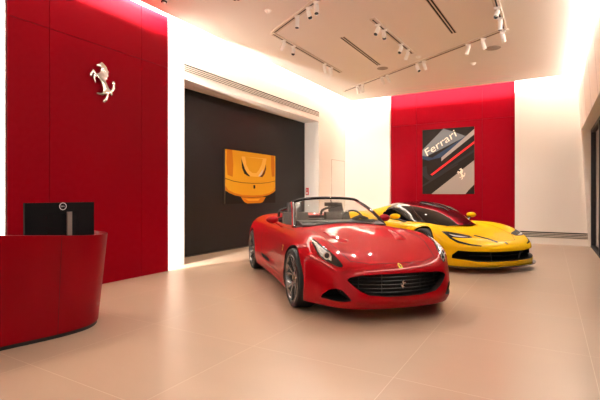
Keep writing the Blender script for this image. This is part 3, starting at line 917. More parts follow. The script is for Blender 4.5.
# left wall: white plaster around the dark niche
bm = bmesh.new()
NY0, NY1 = 5.73, 11.09
NZ = 3.47
box(bm, (XL-.9, Y0, 0), (XL, NY0, 4.72))                    # up to the niche
box(bm, (XL-.9, NY0, 3.54), (XL, NY1, 4.72))                # above
hexa(bm, [(XN,NY0,3.54),(XL,NY0,NZ),(XL,NY1,NZ),(XN,NY1+.37,3.54),(XN,NY0,3.545),(XL,NY0,3.54),(XL,NY1,3.54),(XN,NY1+.37,3.545)])
hexa(bm, [(XN-.2,NY1+.37,0),(XN,NY1+.37,0),(XL,NY1,0),(XL,YB,0),(XN-.2,NY1+.37,4.72),(XN,NY1+.37,4.72),(XL,NY1,4.72),(XL,YB,4.72)][:8]) if False else None
v = [(XN, NY1+.37), (XL, NY1), (XL, YB+.2), (XN-.2, YB+.2), (XN-.2, NY1+.37)]
prism(bm, v, lambda a, c_, d: (a, c_, d), 0, 4.72)
struct(fin('wall_left', bm, beige))
bm = bmesh.new(); box(bm, (XN-.15, NY0-.02, 0), (XN, NY1+.37, 3.60)); struct(fin('wall_niche', bm, darkwall))
bm = bmesh.new(); box(bm, (XN, NY0, 0), (XN+.05, NY1+.33, .012)); struct(fin('trim_1', bm, mat('trim_dark', (.05,.03,.02), .5)))
# flush service door in the left wall
bm = bmesh.new()
for a, c_ in (((XL-.002, 11.93, 0), (XL+.004, 11.945, 2.42)), ((XL-.002, 11.93, 2.41), (XL+.004, 12.90, 2.42)), ((XL-.002, 12.89, 0), (XL+.004, 12.90, 2.42))):
    box(bm, a, c_)
d = struct(fin('door_1', bm, mat('door_gap', (.30,.24,.19), .7)))
bm = bmesh.new(); box(bm, (XL-.001, 11.945, .005), (XL+.003, 12.89, 2.41)); fin('door_leaf', bm, beige, d)

# red cladding on the left wall
PY0, PY1, PX = 2.60, 5.10, -5.62
bm = bmesh.new()
ys = [PY0, 3.10, 4.55, PY1]; zz = [0, 3.47, 4.34]
box(bm, (PX-.06, PY0+.003, .0), (PX-.008, PY1-.003, zz[-1]-.003), 1)
for i in range(3):
    for k in range(2):
        box(bm, (PX-.03, ys[i]+.003, zz[k]+.003), (PX, ys[i+1]-.003, zz[k+1]-.003), 0)
struct(fin('wall_left_cladding', bm, [redwall, seam_m]))
bm = bmesh.new(); box(bm, (XL, PY0+.45, 0), (PX-.06, PY1-.45, 4.3)); struct(fin('wall_left_batten', bm, beige))

# back wall with a recessed red panel
RX0, RX1, RD = -4.36, -.825, .16
bm = bmesh.new()
box(bm, (XL-.3, YB, 0), (RX0, YB+.3, 4.72)); box(bm, (RX1, YB, 0), (1.3, YB+.3, 4.72)); box(bm, (RX0, YB+RD+.02, 0), (RX1, YB+.3, 4.72))
for x in (RX0-.008, RX1): pass
struct(fin('wall_back', bm, beige))
bm = bmesh.new()
xs = [RX0, -3.55, -1.67, RX1]; zz = [0, 3.47, 4.70]
box(bm, (RX0+.002, YB+RD, 0), (RX1-.002, YB+RD+.02, 4.70), 1)
for i in range(3):
    for k in range(2): box(bm, (xs[i]+.003, YB+RD-.02, zz[k]+.003), (xs[i+1]-.003, YB+RD, zz[k+1]-.003), 0)
struct(fin('wall_back_cladding', bm, [redwall, seam_m]))

# right wall leaning over the glazing
def xr(z): return .60 + .24*(ZC-z)/ZC
HZ = 2.93
bm = bmesh.new()
hexa(bm, [(xr(HZ),Y0,HZ),(1.2,Y0,HZ),(1.2,YB,HZ),(xr(HZ),YB,HZ),(xr(4.72),Y0,4.72),(1.2,Y0,4.72),(1.2,YB,4.72),(xr(4.72),YB,4.72)])
hexa(bm, [(xr(0),YB-.12,0),(1.2,YB-.12,0),(1.2,YB,0),(xr(0),YB,0),(xr(HZ),YB-.12,HZ),(1.2,YB-.12,HZ),(1.2,YB,HZ),(xr(HZ),YB,HZ)])
struct(fin('wall_right', bm, beige_r))
bm = bmesh.new()
for k in range(9):
    y = 12.2 - k*1.25
    hexa(bm, [(xr(HZ)-.002,y,HZ),(xr(HZ)+.02,y,HZ),(xr(HZ)+.02,y+.008,HZ),(xr(HZ)-.002,y+.008,HZ),(xr(ZC)-.002,y,ZC),(xr(ZC)+.02,y,ZC),(xr(ZC)+.02,y+.008,ZC),(xr(ZC)-.002,y+.008,ZC)])
struct(fin('trim_2', bm, mat('joint_grey', (.42,.35,.30), .7)))
# glazing: frame and panes
w = empty('window_1', (.90, 6, 0)); struct(w)
bm = bmesh.new()
yy0 = Y0+.2
box(bm, (-.02, yy0-6, .0), (.08, YB-.12-6, .05)); box(bm, (-.02, yy0-6, HZ-.08), (.08, YB-.12-6, HZ))
fin('window_frame', bm, frame_m, w)
for k in range(8):
    y = YB-.12-.055 - k*2.0 - 6
    bm = bmesh.new(); box(bm, (-.022, y-.055, .0), (.09, y+.055, HZ)); fin('mullion', bm, frame_m, w)
for k in range(7):
    y = YB-.12-.11 - k*2.0 - 6
    bm = bmesh.new(); box(bm, (.03, y-1.9, .04), (.042, y, HZ-.05)); fin('pane', bm, mat('night_glass', (.02,.02,.022), .05), w)

# wall grilles
def wall_grille(name, org, ux, uz, n, ln, ht, nslat, label):
    """org corner; ux unit along, n outward"""
    t = empty(name, org); tag(t, label, 'air vent')
    ux, n = Vector(ux), Vector(n); up = Vector((0, 0, 1))
    def bx(bm, a0, a1, b0, b1, c0, c1, mi=0):
        P = lambda a, b_, c_: ux*a + up*b_ + n*c_
        hexa(bm, [P(a0,b0,c0),P(a1,b0,c0),P(a1,b0,c1),P(a0,b0,c1),P(a0,b1,c0),P(a1,b1,c0),P(a1,b1,c1),P(a0,b1,c1)], mi)
    bm = bmesh.new(); bx(bm, 0, ln, 0, ht+.012, 0, .002); fin('backing', bm, vent_d, t)
    s = ht/nslat
    bm = bmesh.new()
    for k in range(nslat): bx(bm, 0, ln, k*s, (k+1)*s-s*.55, .002, .010)
    fin('slat', bm, vent_l, t)
    return t
wall_grille('wall_vent', (XL+.001, 5.72, 3.605), (0,1,0), 1, (1,0,0), 5.37, .14, 4, 'long slim horizontal air grille high on the left wall above the dark niche')
wall_grille('wall_vent', (RX1+.03, YB-.001, .165), (1,0,0), 1, (0,-1,0), 1.62, .15, 4, 'low horizontal air grille near the floor in the far right corner')

# ------------------------------------------------------------------ coves
def area(name, loc, direction, lx, ly, power, col=(1,.80,.58), long_axis=(0,1,0)):
    l = bpy.data.lights.new(name, 'AREA'); l.shape = 'RECTANGLE'; l.size = lx; l.size_y = ly; l.energy = power; l.color = col
    o = bpy.data.objects.new(name, l); COL.objects.link(o)
    z = -Vector(direction).normalized(); y = Vector(long_axis).normalized(); x = y.cross(z).normalized(); y = z.cross(x)
    M = Matrix((x, y, z)).transposed().to_4x4(); M.translation = loc; o.matrix_world = M
    return o
WARM = (1, .935, .86)
PW = 26.0     # watt per metre of strip
# left and back coves (strip sits on the ceiling lip and looks at the wall)
area('cove_light', (-5.30, 4.4, 4.45), (-1, 0, -.15), .03, 16.0, PW*16, WARM, (0,1,0))
area('cove_light', (-5.36, (PY0+PY1)/2, 4.58), (-1, 0, -.6), .03, PY1-PY0, PW*2.4*(PY1-PY0), WARM, (0,1,0))
area('cove_light', (-2.6, 12.34, 4.45), (0, 1, -.15), .03, 6.0, PW*6, WARM, (1,0,0))
bm = bmesh.new(); tube(bm, [(.545, Y0+.1, 4.235), (.545, 12.45, 4.235)], .016, 8)
tube(bm, [(.545, Y0+.1, 4.252), (.545, 12.45, 4.252)], .014, 6, mi=1); struct(fin('led_tube', bm, [mat('led_emitter', (1,1,1), .5, emit=(1,.93,.85), estr=60), white_m]))  # LED tube in place of the right cove strip, washing ceiling and wall
# vertical strips behind both edges of the red cladding
area('edge_light', (-5.76, PY1-.40, 2.2), (-.25, 1, 0), .03, 4.1, 200, WARM, (0,0,1))
area('edge_light', (-5.76, PY0+.40, 2.2), (-.25, -1, 0), .03, 4.1, 200, WARM, (0,0,1))

# ------------------------------------------------------------------ ceiling fittings
def ceil_pt(u, v, z=ZC):
    D = F_PX*(z-CH)/(HY-v); return cam2w((u-300)/F_PX*D, D, z)

def track(p, q, label, wdt=.10):
    p, q = Vector(p), Vector(q); t = empty('light_track', (p.x, p.y, ZC), math.atan2((q-p).y, (q-p).x)); tag(t, label, 'light track', None)
    ln = (q-p).length
    bm = bmesh.new()
    box(bm, (0, -wdt/2, -.022), (ln, wdt/2, 0)); bevel_all(bm, .004, 1); fin('rail', bm, track_m, t)
    bm = bmesh.new(); box(bm, (.02, -.012, -.0235), (ln-.02, .012, -.0215)); fin('slot', bm, vent_d, t)
    return t
A0 = (-4.42, 6.50); A1 = (-4.40, 9.40)
track(A0, A1, 'left ceiling light track running from its corner toward the back wall')
A2 = (-2.75, 5.55)
track((A0[0]+.045, A0[1]-.03), A2, 'short slanted ceiling light track joining the corner of the left track')
B0 = (-5.10, 11.15); B1 = (-.67, 8.45)
track(B0, B1, 'long slanted ceiling light track nearest the red back wall')
C0 = (-.72, 8.40); C1 = (-.72, 5.2)
track(C0, C1, 'right ceiling light track meeting the long slanted track at its near end')
D0 = (-2.60, 6.82); D1 = (-2.50, 8.90)
track(D0, D1, 'lone ceiling light track in the middle of the ceiling')

def foot(p, a, b_):
    a, b_ = Vector(a), Vector(b_); p = Vector(p[:2]); d = b_-a; t = max(.015, min(.985, (p-a).dot(d)/d.length_squared)); return a + d*t
SPOTS = []
def spot_proto():
    t = empty('track_spotlight')
    bm = bmesh.new(); box(bm, (-.045,-.018,-.03), (.045,.018,0)); bevel_all(bm, .004, 1); fin('adapter', bm, white_m, t, 40)
    bm = bmesh.new(); tube(bm, [(0,0,-.028),(0,0,-.075)], .009, 8); fin('stem', bm, white_m, t, 40)
    bm = bmesh.new(); lathe(bm, [(.0001,.062),(.030,.06),(.036,.05),(.036,-.11),(.033,-.11),(.033,-.04),(.0001,-.04)], 20, 'z', (0,0,0))
    for f in bm.faces:
        c_ = f.calc_center_median()
        if -.11 < c_.z < -.035 and math.hypot(c_.x, c_.y) < .0335: f.material_index = 1
    h = fin('housing', bm, [white_m, blk_matte], t, 40)
    bm = bmesh.new(); lathe(bm, [(.0001,-.041),(.032,-.041),(.032,-.044),(.0001,-.044)], 20, 'z'); l = fin('lens', bm, led_m, h, 40)
    return t, h
SP, SH = spot_proto()
def parts_of(o): return [c for c in bpy.data.objects if c.parent == o]
def place_spot(first, p, aim, label, group):
    if first: t = SP
    else:
        t = SP.copy(); COL.objects.link(t)
        for c in parts_of(SP):
            cc = c.copy(); COL.objects.link(cc); cc.parent = t
            for g in parts_of(c): gg = g.copy(); COL.objects.link(gg); gg.parent = cc
    t.location = (p[0], p[1], ZC-.022)
    h = [c for c in parts_of(t) if c.name.startswith('housing')][0]
    d = (Vector(aim) - Vector((p[0], p[1], ZC-.15))).normalized()
    q = d.to_track_quat('-Z', 'Y')
    h.rotation_mode = 'QUATERNION'; h.rotation_quaternion = q; h.location = (0, 0, -.098)
    tag(t, label, 'spotlight', group)
    l = bpy.data.lights.new('spot_lamp', 'SPOT'); l.energy = SPOT_W; l.color = (1, .93, .85); l.spot_size = math.radians(62); l.spot_blend = .6; l.shadow_soft_size = .018
    lo = bpy.data.objects.new('spot_lamp', l); COL.objects.link(lo)
    lo.location = Vector((p[0], p[1], ZC-.12)) + d*.075; lo.rotation_mode = 'QUATERNION'; lo.rotation_quaternion = q
    return t
SPOT_W = 62
rc = RC.M @ Vector((-1.3, 0, .6)); yc = YC.M @ Vector((-1.2, 0, .6))
rn = RC.M @ Vector((.7, 0, .5)); yn = YC.M @ Vector((.8, 0, .5)); rs = RC.M @ Vector((-1., -.9, .6))
PL = [  # px position, track, aim, label
 ((288,38), A0, A1, (-6.2, 7.0, .8), 'first white spotlight after the corner on the left ceiling track'),
 ((297,44), A0, A1, tuple(rs), 'second white spotlight after the corner on the left ceiling track, tilted toward the red car'),
 ((328,62), A0, A1, (-4.2, 10.3, 0), 'last but one white spotlight at the far end of the left ceiling track'),
 ((334,66), A0, A1, (-5.2, 11.2, 0), 'last white spotlight at the far end of the left ceiling track'),
 ((296,14), A0, A2, (-3.6, 5.6, 0), 'white spotlight nearest the corner on the short slanted track'),
 ((306,5), A0, A2, tuple(rn), 'middle white spotlight on the short slanted track'),
 ((313,-1), A0, A2, (-2.4, 4.6, 0), 'white spotlight cut by the top picture edge on the short slanted track'),
 ((386,21), D0, D1, tuple(rs), 'first white spotlight on the lone middle track, tilted left'),
 ((391,27), D0, D1, tuple(rn), 'second white spotlight on the lone middle track, tilted right'),
 ((405,42), D0, D1, tuple(rc), 'third white spotlight on the lone middle track'),
 ((410,48), D0, D1, (-4.2, 9.4, .5), 'white spotlight at the far end of the lone middle track'),
 ((351,84.5), B0, B1, (-4.9, 12.9, 1.4), 'leftmost white spotlight on the long slanted track'),
 ((356,82.5), B0, B1, (-4.4, 11.4, 0), 'second white spotlight from the left on the long slanted track'),
 ((376,75), B0, B1, (-3.0, 13.0, 1.6), 'third white spotlight from the left on the long slanted track'),
 ((382,73), B0, B1, (-2.5, 13.0, 1.9), 'fourth white spotlight from the left on the long slanted track'),
 ((413,61.5), B0, B1, tuple(yn), 'fifth white spotlight from the left on the long slanted track, tilted right'),
 ((420,59), B0, B1, (-2.3, 13.0, 1.4), 'sixth white spotlight from the left on the long slanted track'),
 ((464,42), B0, B1, tuple(yc), 'third white spotlight from the right on the long slanted track'),
 ((479,36), B0, B1, (-.1, 10.8, 0), 'second white spotlight from the right on the long slanted track'),
 ((502,28), B0, B1, (.0, 12.0, 0), 'rightmost white spotlight on the long slanted track'),
 ((507,15), C1, C0, tuple(yn), 'white spotlight near the corner end of the right ceiling track'),
 ((505,4), C1, C0, tuple(rn), 'white spotlight below the top picture edge on the right ceiling track')]
for i, (p, a, b_, aim, lab) in enumerate(PL):
    q = foot(ceil_pt(*p), a, b_)
    place_spot(i == 0, q, aim, lab, 'white track spotlights on the ceiling')

def round_thing(u, v, r, h, m, name, label, cat, grp=None, grille=False):
    p = ceil_pt(u, v); t = empty(name, p); tag(t, label, cat, grp)
    bm = bmesh.new()
    if grille:
        lathe(bm, [(.0001,0),(r,0),(r,-.004),(r*.94,-.008),(.0001,-.008)], 32, 'z'); fin('bezel', bm, m, t, 40)
        bm = bmesh.new()
        for k in range(1, 6): lathe(bm, [(r*.9*k/6,-.0082),(r*.9*k/6+.006,-.0082),(r*.9*k/6+.006,-.010),(r*.9*k/6,-.010)], 32, 'z', close=True)
        fin('grille', bm, mat('speaker_grille', (.33,.28,.24), .7), t, 40)
    else:
        lathe(bm, [(.0001,0),(r,0),(r,-h*.4),(r*.85,-h*.5),(.0001,-h*.5)], 28, 'z'); fin('base', bm, m, t, 40)
        bm = bmesh.new(); lathe(bm, [(.0001,-h*.5),(r*.6,-h*.5),(r*.55,-h),(.0001,-h)], 28, 'z'); fin('sensor', bm, white_m, t, 40)
    return t
sp_m = mat('speaker_plate', (.42,.36,.31), .6)
round_thing(268, 10.5, .055, .045, white_m, 'smoke_detector', 'round white smoke detector left of the short slanted track', 'smoke detector', 'ceiling detectors')
round_thing(418.5, 56.5, .055, .04, white_m, 'smoke_detector', 'round white smoke detector at the end of the lone middle track', 'smoke detector', 'ceiling detectors')
round_thing(473.3, 63.3, .06, .04, white_m, 'smoke_detector', 'round white smoke detector nearest the red back wall', 'smoke detector', 'ceiling detectors')
round_thing(164, 1.2, .045, .04, blk_matte, 'ceiling_sensor', 'small dark ceiling sensor above the red cladding', 'sensor')
round_thing(382.5, 68.3, .13, .02, sp_m, 'ceiling_speaker', 'round flush ceiling speaker behind the slot diffuser', 'speaker', 'ceiling speakers', True)
round_thing(493, 48, .15, .02, sp_m, 'ceiling_speaker', 'round flush ceiling speaker nearest the right wall', 'speaker', 'ceiling speakers', True)

def slot_diffuser(p, q, label):
    p, q = Vector(p), Vector(q); t = empty('slot_diffuser', (p.x, p.y, ZC), math.atan2((q-p).y, (q-p).x)); tag(t, label, 'air vent', 'ceiling slot diffusers')
    ln = (q-p).length
    bm = bmesh.new(); box(bm, (0,-.055,-.004), (ln,.055,0)); fin('frame', bm, vent_l, t)
    for y in (-.026, .026):
        bm = bmesh.new(); box(bm, (.01,y-.014,-.0055), (ln-.01,y+.014,-.004)); fin('slot', bm, liner, t)
slot_diffuser(ceil_pt(342,37), ceil_pt(379,65), 'double-slot air diffuser left of the lone middle track')
slot_diffuser(ceil_pt(420.5,-12), ceil_pt(454,33), 'double-slot air diffuser right of the lone middle track')
a = ceil_pt(236,0); 
slot_diffuser((a.x+.3, a.y-.6), (a.x, a.y+.02), 'short slot air diffuser at the top picture edge near the left wall')

# ------------------------------------------------------------------ pictures, emblem, sign
def quadp(bm, P, pts, d, mi):
    vs = [bm.verts.new(P(a, b_, d)) for a, b_ in pts]
    f = bm.faces.new(vs); f.material_index = mi
def on_left(u, v, x):      # px -> (y, z) on plane x
    r = (u-300)/F_PX; D = -x/(ST-CT*r); return ST*r*D+CT*D, CH+(HY-v)*D/F_PX
def on_back(u, v, y):
    r = (u-300)/F_PX; D = y/(ST*r+CT); return CT*r*D-ST*D, CH+(HY-v)*D/F_PX

# left picture: yellow bonnet close-up
x0 = XN+.045
y0, z1 = on_left(225.3, 148.8, x0); _, z0 = on_left(225.3, 204.0, x0); y1, _ = on_left(275.4, 156, x0)
W, H = y1-y0, z1-z0
pic = empty('wall_picture', (x0-.04, (y0+y1)/2, z0)); tag(pic, 'wide unframed picture of a yellow car nose hanging on the dark wall', 'picture')
bm = bmesh.new(); box(bm, (-.003,-W/2,0), (.036,W/2,H)); fin('panel', bm, mat('panel_edge', (.16,.12,.09), .5), pic)
bm = bmesh.new()
P = lambda a, b_, d: (.0365+d, -W/2+a*W, b_*H)
py = mat('print_yellow', (.80,.40,.02), .6, 0, 0, .1); pl = mat('print_light', (.92,.56,.10), .6, 0, 0, .1); pdk = mat('print_orange', (.62,.20,.01), .6, 0, 0, .1); pb = mat('print_black', (.02,.015,.012), .6, 0, 0, .1); pbr = mat('print_brown', (.12,.035,.01), .6, 0, 0, .1); pw = mat('print_white', (.85,.75,.6), .6, 0, 0, .1)
MM = [py, pl, pdk, pb, pbr, pw]
quadp(bm, P, [(0,0),(1,0),(1,1),(0,1)], 0, 0)
quadp(bm, P, [(0,.25),(.06,.21),(.16,.17),(.30,.14),(.50,.13),(.70,.14),(.85,.17),(.96,.22),(1,.26),(1,0),(0,0)], .0006, 3)
quadp(bm, P, [(0,.33),(.06,.25),(.16,.20),(.30,.165),(.50,.155),(.70,.165),(.85,.20),(.96,.26),(1,.34),(1,.29),(.96,.22),(.85,.165),(.70,.13),(.50,.12),(.30,.13),(.16,.16),(.06,.205),(0,.26)], .0012, 2)
quadp(bm, P, [(.30,.12),(.50,.11),(.70,.12),(.78,.12),(.72,.02),(.66,0),(.40,0),(.34,.03),(.28,.12)], .0016, 2)
quadp(bm, P, [(.36,.09),(.50,.085),(.66,.09),(.62,.05),(.42,.05)], .002, 0)
quadp(bm, P, [(0,.47),(.15,.425),(.30,.405),(.5,.40),(.7,.41),(.85,.43),(1,.47),(1,.46),(.85,.42),(.7,.398),(.5,.388),(.3,.393),(.15,.413),(0,.458)], .001, 4)
quadp(bm, P, [(.12,1),(.14,.72),(.13,.50),(.04,.53),(.02,.75),(.03,1)], .0008, 2)
quadp(bm, P, [(.90,1),(.90,.75),(.92,.55),(.98,.56),(.985,.80),(.97,1)], .0008, 2)
quadp(bm, P, [(.29,.90),(.31,.70),(.36,.57),(.42,.53),(.64,.53),(.70,.58),(.76,.72),(.80,.92)], .0010, 1)
quadp(bm, P, [(.36,.90),(.38,.75),(.44,.64),(.50,.60),(.58,.60),(.63,.66),(.69,.78),(.72,.90)], .0012, 0)
quadp(bm, P, [(.285,.86),(.30,.68),(.345,.57),(.42,.53),(.46,.53),(.40,.59),(.355,.66),(.32,.76)], .0014, 3)
quadp(bm, P, [(.64,.53),(.70,.58),(.75,.68),(.785,.80),(.79,.70),(.76,.60),(.71,.53)], .0014, 4)
quadp(bm, P, [(.62,.54),(.67,.62),(.73,.70),(.70,.60),(.66,.54)], .0018, 5)
quadp(bm, P, [(.52,.36),(.56,.36),(.56,.30),(.54,.28),(.52,.30)], .0014, 3)
fin('print', bm, MM, pic, recalc=False)

# right picture: grey tail close-up with lettering
yb = YB+RD-.045
xa, za = on_back(422.4, 130.2, yb); _, zb = on_back(422.4, 194, yb); xb, _ = on_back(474.2, 127, yb)
W2, H2 = xb-xa, za-zb
pic2 = empty('wall_picture', ((xa+xb)/2, yb+.02, zb)); tag(pic2, 'square unframed picture of dark car bodywork with lettering on the red back wall', 'picture')
bm = bmesh.new(); box(bm, (-W2/2,-.015,0), (W2/2,.006,H2)); fin('panel', bm, mat('panel_edge', (.5,.45,.4), .5), pic2)
bm = bmesh.new()
P2 = lambda a, b_, d: (-W2/2+a*W2, -.0155-d, b_*H2)
g1 = mat('print_grey', (.16,.17,.18), .6, 0, 0, .1); g2 = mat('print_blue', (.03,.05,.09), .6, 0, 0, .1); g3 = mat('print_silver', (.34,.29,.26), .6, 0, 0, .1); g4 = mat('print_red', (.75,.03,.03), .6, 0, 0, .1); g5 = mat('print_charcoal', (.03,.027,.027), .6, 0, 0, .1)
MM2 = [pb, g1, g2, g3, g4, g5, pw]
quadp(bm, P2, [(0,0),(1,0),(1,1),(0,1)], 0, 0)
quadp(bm, P2, [(0,.69),(.42,1),(.62,.94),(.85,.86),(.30,.66),(0,.56)], .0006, 1)
quadp(bm, P2, [(0,.60),(.20,.56),(.85,.87),(.95,.85),(.36,.56),(.12,.52),(0,.55)], .0010, 2)
quadp(bm, P2, [(.38,.56),(1,.96),(1,.88),(.42,.53),(.38,.50)], .0014, 3)
quadp(bm, P2, [(.16,.30),(1,.78),(1,.745),(.20,.285)], .0012, 4)
quadp(bm, P2, [(0,.42),(.08,.44),(.10,.32),(.18,.26),(1,.66),(1,.62),(.16,.20),(.04,.26),(0,.30)], .0008, 5)
quadp(bm, P2, [(0,.14),(.30,.28),(.70,.46),(.70,.44),(.30,.25),(0,.11)], .0010, 5)
quadp(bm, P2, [(.18,0),(1,.50),(1,.14),(.90,.06),(.84,0)], .0010, 3)
o = fin('print', bm, MM2, pic2, recalc=False)
me = text_mesh('Ferrari', .30*H2)
ang = math.radians(36)
lt = link('lettering', me, pic2, pw)
xs_ = [v.co.x for v in me.vertices]; tw = max(xs_)-min(xs_)
sc = W2*.72/tw
for v in me.vertices:
    x, y = v.co.x*sc, v.co.y*sc*.9
    v.co = Vector((-W2/2+W2*.36 + x*math.cos(ang)-y*math.sin(ang)*.6, -.0180, H2*.775 + x*math.sin(ang)*.9 + y*math.cos(ang)))
bm = bmesh.new(); h = H2*.17
prism(bm, [(-W2/2+W2*.76 + h*a, H2*.30 + h*b_) for a, b_ in HORSE], lambda a, b_, d: (a, d, b_), -.0180, -.0172)
fin('printed_horse', bm, pw, pic2)

# silver prancing horse on the cladding
yc0, zc0 = on_left(100.7, 83.2, PX); _, zt = on_left(100.7, 63.2, PX); _, zbm = on_left(100.7, 102.6, PX)
h = zt-zbm
em = bmesh.new()
outl = [(yc0 + h*a*1.02, zc0 + h*b_) for a, b_ in HORSE]
prism(em, outl, lambda a, b_, d: (d, a-yc0, b_-zc0), .015, .06)
bmesh.ops.recalc_face_normals(em, faces=em.faces)
fr = [e for e in em.edges if all(v.co.x > .05 for v in e.verts)]
bmesh.ops.bevel(em, geom=fr, offset=.005, segments=2, affect='EDGES', profile=.5, clamp_overlap=True)
eo = empty('wall_emblem', (PX, yc0, zc0)); tag(eo, 'silver metal prancing horse emblem on the red left wall', 'emblem')
fin('horse', em, satin, eo, 50)
bm = bmesh.new()
for a, b_ in ((.02,.12), (-.02,-.02), (.08,-.22)): tube(bm, [(-.002, h*a, h*b_), (.016, h*a, h*b_)], .012, 8)
fin('standoff', bm, satin, eo, 40)

# red fire call point on the niche jamb
jy, jz = on_left(308, 189, -6.45)
sg = empty('fire_call_point', (-6.42, 11.38, 1.42)); 
jd = Vector((XL-XN, -.37, 0)).normalized(); nn = Vector((-.37, -(XL-XN), 0)).normalized()
sg.location = Vector((XN, NY1+.37, 1.40)) + jd*.17 + nn*.001
sg.rotation_euler = (0, 0, math.atan2(jd.y, jd.x))
tag(sg, 'small red fire alarm sign on the niche jamb beside the dark wall', 'sign')
bm = bmesh.new(); box(bm, (-.07,-.02,-.10), (.07,0,.12)); bevel_all(bm, .005, 1); fin('plate', bm, mat('sign_red', (.6,.02,.02), .4), sg)
bm = bmesh.new(); box(bm, (-.035,-.022,-.07), (.035,-.0202,-.01)); box(bm, (-.01,-.022,.02), (.01,-.0202,.09)); fin('symbol', bm, white_m, sg)

# ------------------------------------------------------------------ desk and monitor
def dpt(u, v, z):
    D = F_PX*(CH-z)/(v-HY); return cam2w((u-300)/F_PX*D, D, z)
bot = [(-3.985,1.30),(-3.930,1.76),(-3.880,2.00),(-3.835,2.24),(-3.840,2.46),(-3.915,2.62),(-4.06,2.74),(-4.26,2.80),(-4.50,2.82)]
top = [(-3.97,1.30,.985),(-3.905,1.76,.965),(-3.835,2.00,.948),(-3.765,2.24,.932),(-3.745,2.44,.920),(-3.80,2.62,.912),(-3.96,2.78,.910),(-4.20,2.86,.910),(-4.50,2.88,.910)]
bot = [(-4.02,.2),(-4.02,.75)] + bot; top = [(-4.02,.2,1.00),(-4.02,.75,1.0)] + top
bc = cr([(a, b_, .035) for a, b_ in bot], 5); tp = cr(top, 5)
desk = empty('reception_desk', (-4.2, 1.8, 0)); tag(desk, 'curved glossy red reception desk with a black toe kick at the left', 'desk')
off = Vector((4.2, -1.8, 0))
bm = bmesh.new(); th = .045
ri_, ro_ = [], []
n = len(bc)
def inset(pts, d):
    out = []
    for i, p in enumerate(pts):
        t = (pts[min(i+1, len(pts)-1)]-pts[max(i-1, 0)]); t.z = 0; t.normalize()
        out.append(p + Vector((-t.y, t.x, 0))*d)
    return out
bi, ti = inset(bc, th), inset(tp, th)
V = [[bm.verts.new(p+off) for p in L_] for L_ in (bc, tp, ti, bi)]
for i in range(n-1):
    for a in range(4):
        A, B = V[a], V[(a+1) % 4]
        bm.faces.new((A[i], A[i+1], B[i+1], B[i]))
for i in (0, n-1): bm.faces.new([V[a][i] for a in range(4)])
bmesh.ops.recalc_face_normals(bm, faces=bm.faces)
es = [e for e in bm.edges if len(e.link_faces) == 2 and e.calc_face_angle(0) > 1.0]
bmesh.ops.bevel(bm, geom=es, offset=.004, segments=2, affect='EDGES')
fin('front_shell', bm, desk_m, desk, 35)
# toe kick
bm = bmesh.new(); k0, k1 = inset(bc, .012), inset(bc, .06)
V = [[bm.verts.new(Vector((p.x, p.y, z))+off) for p in L_] for L_, z in ((k0, .001), (k0, .036), (k1, .036), (k1, .001))]
for i in range(n-1):
    for a in range(4): bm.faces.new((V[a][i], V[a][i+1], V[(a+1) % 4][i+1], V[(a+1) % 4][i]))
for i in (0, n-1): bm.faces.new([V[a][i] for a in range(4)])
fin('toe_kick', bm, blk_matte, desk, 35)
# vertical joint in the shell
i = 5*4+2
bm = bmesh.new(); q = Vector((0, .002, 0))
for j in (5*4+4,):
    a, b_ = bc[j]+off, tp[j]+off; o_ = (bc[j]-bi[j]).normalized()*.0008
    bm.faces.new([bm.verts.new(p) for p in (a-q+o_, a+q+o_, b_+q+o_, b_-q+o_)])
fin('panel_joint', bm, seam_m, desk)
# work surface inside
bm = bmesh.new()
ws = [(p.x, p.y) for p in inset(tp, .052)]
ws = ws + [(-4.60, 2.80), (-4.62, .2)]
prism(bm, ws, lambda a, b_, d_: (a+4.2, b_-1.8, d_), .845, .875)
fin('work_surface', bm, mat('desk_top', (.30,.01,.012), .35), desk)
for yy in (.35, 1.6, 2.6):
    bm = bmesh.new(); box(bm, (-4.58+4.2, yy-1.8, 0), (-4.10+4.2, yy+.03-1.8, .845)); fin('support_panel', bm, desk_m, desk)

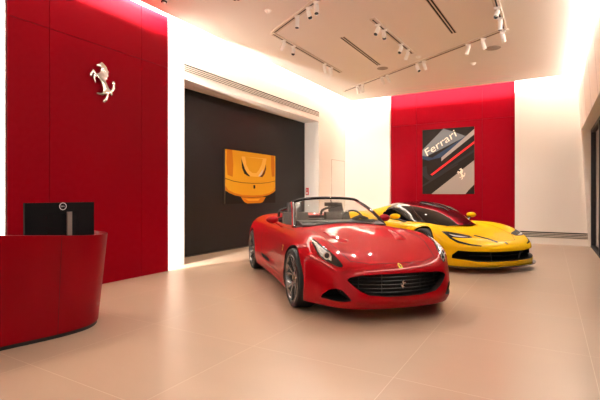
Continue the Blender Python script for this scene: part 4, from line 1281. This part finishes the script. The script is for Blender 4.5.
mon = empty('computer_monitor', (-4.10, 2.35, .876)); tag(mon, 'black computer monitor seen from behind, standing on the red reception desk', 'monitor')
bm = bmesh.new(); box(bm, (.03,-.335,.01), (.055,.335,.352)); bevel_all(bm, .006, 2); fin('housing', bm, noise_var(mat('monitor_black', (.006,.006,.007), .5, 0, 0, .15), 40, .1), mon, 40)
bm = bmesh.new(); box(bm, (.0285,-.325,.02), (.030,.325,.342)); fin('screen', bm, blk_gloss, mon)
bm = bmesh.new(); hexa(bm, [(.054,-.14,.03),(.060,-.13,.035),(.060,.15,.035),(.054,.16,.03),(.054,-.14,.25),(.060,-.13,.245),(.060,.15,.245),(.054,.16,.25)]); fin('rear_cover', bm, MATS['monitor_black'], mon)
bm = bmesh.new(); box(bm, (.085,.030,.0), (.105,.072,.262)); bevel_all(bm, .004); box(bm, (-.04,-.10,0), (.16,.12,.008)); fin('stand', bm, mat('stand_silver', (.42,.37,.34), .35, .7), mon, 40)
lg = fin('logo_ring', (lambda b: (lathe(b, [(.036,.0855),(.036,.0875),(.029,.0875),(.029,.0855)], 28, 'x', (0,-.035,.315), close=True), b)[1])(bmesh.new()), mat('logo_white', (.75,.75,.75), .3), mon, 40)
lg.location = (-.030, .045, 0)
tm = text_mesh('DELL', .02)
lo = link('logo_text', tm, mon, MATS['logo_white'])
xs_ = [v.co.x for v in tm.vertices]; sc = .040/(max(xs_)-min(xs_))
for v in tm.vertices: v.co = Vector((.0562, .010 + v.co.x*sc, .315 + v.co.y*sc))

# ------------------------------------------------------------------ world, camera
wd = bpy.data.worlds.new('World'); S.world = wd; wd.use_nodes = True
wd.node_tree.nodes['Background'].inputs[0].default_value = (1, .92, .85, 1)
wd.node_tree.nodes['Background'].inputs[1].default_value = .38
cam = bpy.data.cameras.new('Camera'); co = bpy.data.objects.new('Camera', cam); COL.objects.link(co)
cam.sensor_width = 36; cam.lens = F_PX/600*36; cam.shift_y = -(200-HY)/600; cam.clip_start = .05
co.location = (0, 0, CH); co.rotation_euler = (math.pi/2, 0, TH)
S.camera = co
S.view_settings.view_transform = 'Standard'; S.view_settings.look = 'None'; S.view_settings.gamma = 1
S.view_settings.exposure = .68
S.view_settings.use_curve_mapping = False
S.cycles.max_bounces = 10; S.cycles.diffuse_bounces = 6; S.cycles.use_denoising = True
